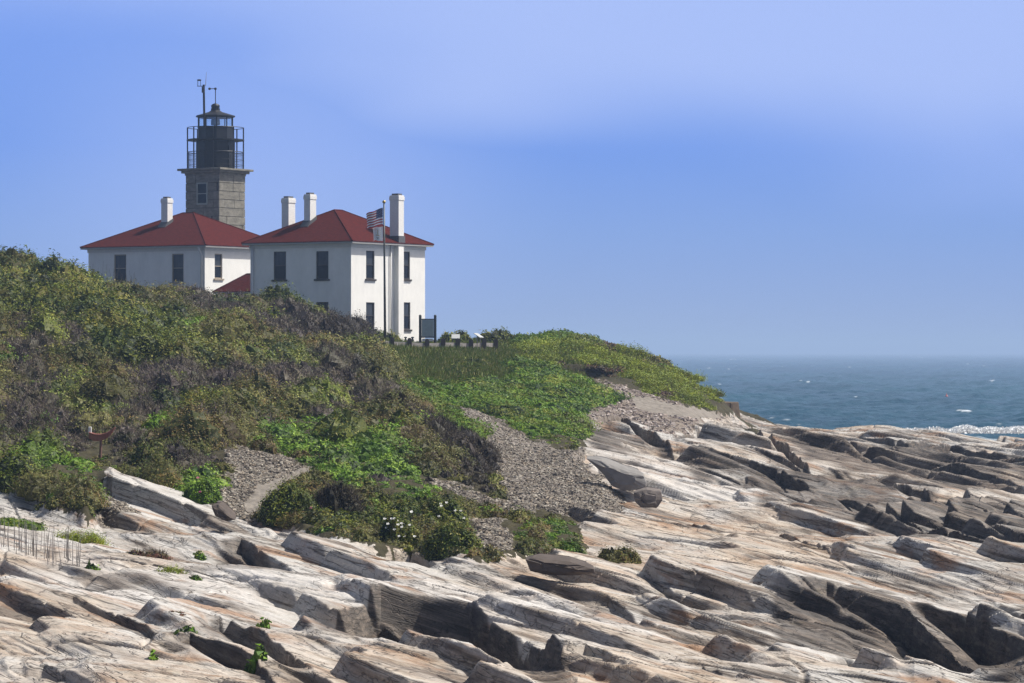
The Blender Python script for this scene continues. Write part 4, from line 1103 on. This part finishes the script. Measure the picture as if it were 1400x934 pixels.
# keep the ground by the houses and along the fence open
hb_ = ((pd > .90) & (ppx < 700) & (ppx > 480)) | ((ppx > 515) & (ppx < 700) & (ppy < 487) & (pd > .8))
keep = ~hb_ & ~mask_at(LIP_P, ppx, ppy)
NAMES = {'D': ('dark_green_scrub', 'dark olive green scrub'), 'Y': ('seeding_weeds', 'yellow-green weeds with pale seed heads'), 'B': ('grey_brush', 'grey-brown twiggy brush'), 'O': ('mixed_brush', 'olive and brown brush'),
         'G': ('leafy_ground_cover', 'bright green leafy plants'), 'K': ('dark_brush', 'dark brown twiggy brush'), 'L': ('low_ground_cover', 'low green ground cover'), 'T': ('bluff_grass', 'wind-bent yellow-green grass'), 'R': ('brown_heath', 'reddish brown heath')}
RADK = {'D': 1.6, 'Y': 1.0, 'B': 1.25, 'O': 1.3, 'G': .9, 'K': 1.2, 'L': 1.0, 'T': .75, 'R': .8}
for k, (nm, _) in NAMES.items():
    s_ = keep & (ptype == k)
    if not s_.any(): continue
    dd = pd[s_]; n = len(dd); dens = {'L': 1.3, 'T': 2.2, 'Y': .8}.get(k, 1.0)
    mound = 1 + .7 * fbm(pv[s_][:, 0] / 5, pv[s_][:, 1] / 9, 2)
    rad = RADK[k] * np.clip(mound, .5, 1.5) * np.exp(g.normal(-.15, .28, n)) * .95 * np.clip(dd, .35, 1) ** .75
    rad = np.minimum(rad, 1.5); 
    op = OPEN.ravel()[pick[s_]]; rad = rad * np.clip(1.25 - 1.9 * op, .3, 1); rad = np.where((ppy[s_] > 648) & (ppx[s_] > 330), np.minimum(rad, .42), rad); rad = np.where((ppy[s_] < 525) & (ppx[s_] > 525) & (ppx[s_] < 705), np.minimum(rad, .33), rad); rad = np.where((ppx[s_] > 690) & (k not in 'TL'), np.minimum(rad, .5), rad)
    rad = np.where((ppx[s_] > 116) & (ppx[s_] < 166) & (ppy[s_] > 602) & (ppy[s_] < 655), np.minimum(rad, .25), rad)
    hgt = rad * g.uniform(.7, 1.15, n) * np.where(ppy[s_] < 430, .8, 1.0)
    l, lt, t_, tt = foliage(pv[s_] - np.array([0, 0, .12]), rad, hgt, k, dd, g, dens)
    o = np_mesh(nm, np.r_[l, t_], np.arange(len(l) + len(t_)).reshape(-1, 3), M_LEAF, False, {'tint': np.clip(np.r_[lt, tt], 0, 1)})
    tag(o, kind='stuff')
# short grass by the fence
gw = np.nonzero(((kindv == 0) & inx & (GPY < 534) & (GD > .66) & (GD < 1.02) & (GPX > 500) & (GPX < 800)).ravel())[0]
pk = g.choice(gw, 52000)
c = co[pk] + np.c_[g.normal(0, .05, (len(pk), 2)), np.zeros(len(pk))]
up = np.c_[g.normal(.1, .3, len(pk)), g.normal(0, .3, len(pk)), np.ones(len(pk))] * g.uniform(.12, .34, len(pk))[:, None]
sd_ = np.c_[np.ones(len(pk)) * .018, g.normal(0, .01, len(pk)), np.zeros(len(pk))]
q4 = np.stack([c - sd_, c + sd_, c + up + sd_ * .3, c + up - sd_ * .3], 1).reshape(-1, 3)
tn = np.array([(.11, .165, .020), (.16, .20, .028), (.09, .135, .016), (.26, .235, .075)])[g.integers(0, 4, len(pk))] * g.uniform(.75, 1.25, len(pk))[:, None]
tag(quad_mesh('bluff_lawn', q4, np.repeat(tn, 4, 0), M_LEAF), kind='stuff')
# ------------------------------------------------------------------ plants that stand apart
def plant(name, label, cat, px, py, wpx, hpx, typ, group=None, d=None, count=None, flowers=0, fcol=None):
    """a bush whose foot is at (px, py) and whose size in photo pixels is wpx by hpx"""
    d = d or locate(px, py)
    b = at(px, py, d); b.z = ground_at(b.x, b.y) - .05
    W = wpx * d / 20.5; H = max(hpx * d / 20.5 * .8, at(px, py - hpx, d).z - b.z) * .95
    root = empty(name, b)
    n = count or max(3, int(wpx * hpx / 130))
    px_ = np.c_[g.uniform(-.5, .5, n) * W * .8, g.uniform(-.4, .4, n) * W * .5, np.zeros(n)]
    for i in range(n): px_[i, 2] = ground_at(b.x + px_[i, 0], b.y + px_[i, 1]) - b.z - .05
    env = np.clip(1 - (2 * px_[:, 0] / W) ** 2, .25, 1) ** .5
    hh = H * env * g.uniform(.7, 1.0, n); rr2 = np.minimum(hh * .9, W * .35) * g.uniform(.7, 1.1, n)
    l, lt, t_, tt = foliage(px_, rr2, hh, typ, np.full(n, d), g, .5 if name == 'weed' else 1.0, 1.5 if name == 'weed' else .9)
    quad_mesh('foliage', l, lt, M_LEAF, root, 3)
    quad_mesh('stems', t_, tt, M_TWIG, root, 3)
    for i in range(flowers):
        j = i % n
        a = g.uniform(0, 2 * np.pi); z = g.uniform(.35, .95)
        c_ = px_[j] + np.array([math.cos(a) * rr2[j] * 1.05, -abs(math.sin(a)) * rr2[j] * 1.12, hh[j] * z * 1.2])
        m = MB()
        for q in range(5):
            t0 = 2 * math.pi * q / 5
            w = [Vector((r * math.cos(t0 + o), .85 * r * math.sin(t0 + o) - .02, .6 * r * math.sin(t0 + o) + .25 * r)) for r, o in ((.008, 0), (.042, -.5), (.052, 0), (.042, .5))]
            m.add([Vector(c_) + v * g.uniform(.65, 1.0) for v in w], [(0, 1, 2, 3)])
        m.build('flower', M_PETAL if fcol is None else fcol, root)
    return tag(root, label, cat, group)
M_PETAL = plain('white_petals', (.80, .79, .76), .7, var=.04)
M_PINK = plain('pink_petals', (.62, .10, .28), .7, var=.1)
plant('shrub', 'rounded olive shrub against the shaded wall of the two-storey house', 'shrub', 385, 414, 66, 24, 'D')
plant('shrub', 'dark shrub trailing down the crest under the lower house window', 'shrub', 428, 440, 52, 28, 'D')
plant('hedge', 'low green hedge below the flagpole at the sunny wall', 'hedge', 520, 468, 58, 19, 'D', d=.965, count=14)
plant('hedge', 'dark hedge clump directly right of the notice board', 'hedge', 622, 471, 46, 19, 'D', d=.985, count=14)
plant('hedge', 'dark hedge clump behind the right end of the fence', 'hedge', 680, 472, 56, 22, 'D', d=.985, count=16)
plant('rose_bush', 'rose bush crowded with white flowers just above the rock ledge', 'rose bush', 545, 740, 52, 38, 'D', flowers=26)
plant('rose_bush', 'dark rose bush with a few scattered white flowers, next to the gravel patch', 'rose bush', 603, 720, 62, 42, 'D', flowers=14)
plant('shrub', 'bushy green shrub with pink buds at the bend of the dirt path', 'shrub', 395, 708, 66, 48, 'D', flowers=3, fcol=M_PINK)
plant('shrub', 'dark tangled shrub between the path and the white roses', 'shrub', 457, 706, 64, 52, 'K')
plant('shrub', 'dense dark green shrub hanging over the ledge below the white roses', 'shrub', 618, 752, 66, 40, 'D')
plant('shrub', 'bright green rounded shrub ending the grassy strip above the rocks', 'shrub', 772, 748, 50, 38, 'L')
plant('shrub', 'small olive shrub alone on the rock, right of the grassy strip', 'shrub', 846, 760, 54, 20, 'O')
plant('rose_bush', 'leafy green bush with one pink flower at the edge of the grey scree', 'rose bush', 277, 684, 46, 40, 'G', flowers=2, fcol=M_PINK)
plant('grass_tuft', 'green grass tuft on the pale slab at the left edge', 'grass tuft', 22, 712, 62, 24, 'L')
plant('grass_tuft', 'brownish grass tuft on the slab above the dead reeds', 'grass tuft', 110, 726, 66, 24, 'T')
plant('grass_tuft', 'long low brown-green tuft in the rock gully', 'grass tuft', 200, 756, 60, 20, 'R')
plant('grass_tuft', 'olive tuft at the lower end of the rock gully', 'grass tuft', 235, 782, 52, 22, 'T')
plant('grass_tuft', 'small green tuft next to the olive one in the gully', 'grass tuft', 263, 788, 26, 15, 'L')
plant('weed', 'small green weed on the slab below the gully scrub', 'weed', 268, 742, 24, 15, 'L')
plant('weed', 'little weed at the end of the dead reeds', 'weed', 126, 776, 22, 13, 'G')
plant('weed', 'leafy weed growing at the lip of the undercut ledge', 'weed', 253, 862, 34, 18, 'G')
plant('weed', 'rust-coloured weed clump on the bare slab beside the leafy one', 'weed', 238, 848, 38, 16, 'R')
plant('weed', 'bright weed in a crack beside the big dark rock face', 'weed', 362, 856, 26, 18, 'G')
plant('weed', 'spiky weed on the tilted slab near the bottom edge', 'weed', 350, 899, 32, 22, 'G')
plant('weed', 'tiny weed at the mouth of the dark crevice', 'weed', 209, 898, 14, 14, 'G')
# tall bare stalks on the crest and the dead reeds
def stalks(name, label, cat, pts, hlo, hhi, palette, lean=.12, per=1):
    b = pts[0]; root = empty(name, b); q4, tn = [], []
    for p in pts:
        h = g.uniform(hlo, hhi); up = Vector((g.normal(0, lean), g.normal(0, lean), 1)) * h
        w = Vector((.007 + .004 * b.y / 200, 0, 0)); o = p - b
        q4 += [o - w, o + w, o + up + w * .4, o + up - w * .4]; tn += [palette[g.integers(0, len(palette))]] * 4
    quad_mesh('stems', np.array([tuple(v) for v in q4]), np.array(tn), M_TWIG, root)
    return tag(root, label, cat)
stalks('dead_reeds', 'stand of thin dead grey reeds in front of the pale slab', 'reeds', [on_ground(g.uniform(-10, 112), 0, 0) if False else on_ground(x, 752 + .17 * x + g.uniform(-6, 6)) for x in g.uniform(-12, 112, 75)], .35, .75, [(.40, .36, .31), (.46, .42, .37), (.27, .24, .20)], .05)
stalks('dry_stalks', 'bare dry stalks standing up against the wall with one chimney', 'dry stalks', [on_ground(x, 378 + g.uniform(0, 8)) for x in g.uniform(118, 200, 34)], .7, 1.9, [(.16, .12, .09), (.22, .18, .12)], .16)
# ------------------------------------------------------------------ loose rocks
M_BOULD = plain('grey_boulder', (.19, .18, .17), .85, var=.22, scale=2.0, bump=.6)
M_BOULD2 = plain('dark_boulder', (.075, .058, .048), .85, var=.35, scale=2.0, bump=.6, stretch=(1, 1, 3))
M_BOULD3 = plain('brown_boulder', (.13, .11, .098), .9, var=.5, scale=2.0, bump=.7, stretch=(1, 1, 3))
def slab_rock(name, label, cat, outline, depth, mat, tilt=.25, group=None, dmid=None):
    """a rock whose front outline is known (photo pixels), given its own thickness and a sloping top"""
    cx_ = sum(p[0] for p in outline) / len(outline); by = max(p[1] for p in outline)
    d = dmid or locate(cx_, by)
    o = at(cx_, by, d)
    fr = [at(x, y, d) - o for x, y in outline]
    n = len(fr); m = MB()
    rj = random.Random(len(label))
    fr2 = []
    for i in range(n):                                              # roughen the edges
        a, b = fr[i], fr[(i + 1) % n]
        fr2.append(a)
        for t in (.34, .67): fr2.append(a.lerp(b, t) + Vector((rj.uniform(-.04, .04), 0, rj.uniform(-.04, .04))) * (b - a).length * .6)
    fr = fr2; n = len(fr)
    c0 = Vector((sum(v.x for v in fr) / n, 0, sum(v.z for v in fr) / n))
    rings = [[c0 + (v - c0) * .55 + Vector((0, -.10 + rj.uniform(-.04, .04), 0)) for v in fr],
             [v + Vector((0, rj.uniform(-.02, .05), 0)) for v in fr],
             [c0 + (v - c0) * .97 + Vector((.02, depth * .5 + rj.uniform(-.05, .05), depth * tilt * .5)) for v in fr],
             [c0 + (v - c0) * .75 + Vector((.04, depth, depth * tilt)) for v in fr]]
    vs = [v for r_ in rings for v in r_]
    fs = [tuple(range(n))] + [(k * n + i, k * n + (i + 1) % n, (k + 1) * n + (i + 1) % n, (k + 1) * n + i) for k in range(3) for i in range(n)] + [tuple(range(4 * n - 1, 3 * n - 1, -1))]
    m.add(vs, fs)
    ob = m.build(name, mat, None, False, .03); ob.location = o
    return tag(ob, label, cat, group)
slab_rock('boulder', 'big pale broken slab leaning at the foot of the scree', 'boulder', [(801, 627), (822, 630), (848, 641), (880, 651), (884, 660), (882, 670), (852, 671), (836, 664), (826, 650)], 1.3, M_BOULD, .14)
slab_rock('boulder', 'squat brown-grey boulder below the broken pale slab', 'boulder', [(866, 674), (884, 669), (904, 672), (906, 684), (898, 695), (876, 694), (868, 686)], 1.0, M_BOULD3, .1)
slab_rock('boulder', 'long dark brown slab lying on the pale rock below the green shrub', 'boulder', [(718, 765), (728, 763), (780, 768), (812, 778), (814, 784), (790, 787), (745, 786), (725, 781)], 1.0, M_BOULD2, .1)
slab_rock('boulder', 'black triangular rock at the top of the ledges below the scree', 'boulder', [(289, 692), (299, 690), (322, 711), (310, 713), (294, 706)], .7, M_BOULD2, .15)
# ------------------------------------------------------------------ scree stones
def stones(name, mask, num, smin, smax, pal):
    w = np.where(mask & inx & vis, np.maximum(dpy, .02) * dpx, 0).ravel(); cs = np.cumsum(w)
    pk = np.searchsorted(cs, g.uniform(0, cs[-1], num))
    c = co[pk]; n = num
    base = np.array([(-1, -.7, -.4), (.8, -.9, -.35), (1.1, .7, -.4), (-.8, .9, -.4), (-.6, -.4, .5), (.5, -.6, .45), (.7, .5, .55), (-.5, .55, .35)])
    s = g.uniform(0, 1, n) ** 2.2 * (smax - smin) + smin
    v = (base[None] + g.normal(0, .22, (n, 8, 3))) * s[:, None, None] * np.stack([g.uniform(.7, 1.5, n), g.uniform(.7, 1.2, n), g.uniform(.4, .9, n)], 1)[:, None]
    a = g.uniform(0, 6.28, n); ca, sa = np.cos(a)[:, None], np.sin(a)[:, None]
    x, y = v[..., 0] * ca - v[..., 1] * sa, v[..., 0] * sa + v[..., 1] * ca
    v = np.stack([x, y, v[..., 2]], -1) + c[:, None] + np.array([0, 0, .02])
    f = np.array([(3, 2, 1, 0), (4, 5, 6, 7), (0, 1, 5, 4), (1, 2, 6, 5), (2, 3, 7, 6), (3, 0, 4, 7)])
    fs = (f[None] + (np.arange(n) * 8)[:, None, None]).reshape(-1, 4)
    tn = np.array(pal)[g.integers(0, len(pal), n)] * g.uniform(.7, 1.25, n)[:, None]
    o = np_mesh(name, v.reshape(-1, 3), fs, M_TWIG, False, {'tint': np.clip(np.repeat(tn, 8, 0), 0, 1)})
    return tag(o, kind='stuff')
stones('scree_stones', (kindv == 2), 40000, .010, .065, [(.225, .195, .155), (.31, .28, .23), (.14, .118, .094), (.09, .074, .06), (.24, .195, .145)])
stones('bank_stones', (kindv == 3), 2500, .03, .13, [(.25, .20, .17), (.15, .115, .10), (.36, .31, .28)])
# ------------------------------------------------------------------ curved red scrap in the brush
sb = at(138, 640, .47); sb.z = ground_at(sb.x, sb.y)
scrap = empty('curved_scrap', sb)
k = .47 / 20.5
cv = [((px - 138) * k, (640 - py) * k) for px, py in ((122, 604), (130, 606.5), (138, 607), (146, 605), (152, 602), (157.5, 597.5))]
m = MB(); n = len(cv)
hs_ = [.20, .22, .20, .17, .12, .02]
vs = []
for (x, z), h in zip(cv, hs_): vs += [(x, -.14, z), (x, .14, z), (x, .05, z - h), (x, -.05, z - h)]
m.add(vs, [(4 * i + j, 4 * i + (j + 1) % 4, 4 * i + 4 + (j + 1) % 4, 4 * i + 4 + j) for i in range(n - 1) for j in (1, 2, 3)] + [(0, 3, 2, 1)])
m.tube([Vector((x, -.14, z)) for x, z in cv], .022, 6); m.tube([Vector((x, .14, z)) for x, z in cv], .022, 6)
M_RED = plain('faded_red_paint', (.36, .14, .11), .7, var=.3, scale=6, bump=.3)
m.build('trough', M_RED, scrap)
m = MB(); m.tube([(-.02, 0, -.1), (0, 0, .60)], [.045, .04], 8); m.build('post', plain('red_brown_post', (.20, .11, .09), .8, var=.3), scrap)
m = MB(); m.box((123 - 138) * k - .05, -.05, .76, (123 - 138) * k + .05, .05, 1.0); m.build('white_cap', M_SOFFIT, scrap, bevel=.02)
tag(scrap, 'curved faded red trough with an upturned tip on a post in the grey brush', 'scrap')
# ------------------------------------------------------------------ surf, buoy, bird
def surf(name, px0, px1, pyc, hpx, d, num):
    n = num
    px = g.uniform(px0, px1, n); t = (px - px0) / (px1 - px0)
    env = (.35 + .65 * np.abs(np.sin(t * 9 + 1) * np.cos(t * 4))) * np.clip(np.minimum(t, 1 - t) * 6, .1, 1)
    h = hpx * d / 20.5 * env
    dep = d * D0 + g.normal(0, 1.2, n)
    P_ = np.stack([(px - CX) * dep / FPX, dep, CAMZ - (pyc - HZ) * d * D0 / FPX + h * g.uniform(0, 1, n) ** 1.6], 1)
    s = g.uniform(.03, .12, n)[:, None]
    ax = g.normal(0, 1, (n, 3)); ax /= np.linalg.norm(ax, axis=1)[:, None]
    bx = np.cross(ax, g.normal(0, 1, (n, 3))); bx /= np.linalg.norm(bx, axis=1)[:, None]
    q = np.stack([P_ - ax * s, P_ + bx * s * .7, P_ + ax * s, P_ - bx * s * .7], 1).reshape(-1, 3)
    return tag(quad_mesh(name, q, np.tile([[.80, .82, .83]], (len(q), 1)), M_LEAF), kind='stuff')
surf('breaking_surf', 1290, 1500, 591, 14, 1.14, 34000)
surf('breaking_surf', 1365, 1520, 613, 9, 1.02, 9000)
surf('breaking_surf', 1210, 1300, 588, 4, 1.12, 1000)
b = at(1294, 494.5, 3.2)
m = MB(); m.lathe([(.02, -.4), (.28, -.3), (.34, 0), (.26, .28), (.1, .4), (.08, .7), (.02, .74)], 12)
o = m.build('buoy', plain('orange_red_buoy', (.55, .12, .08), .5), None, True); o.location = (b.x, b.y, .2)
tag(o, 'small orange-red buoy floating far out on the sea', 'buoy')
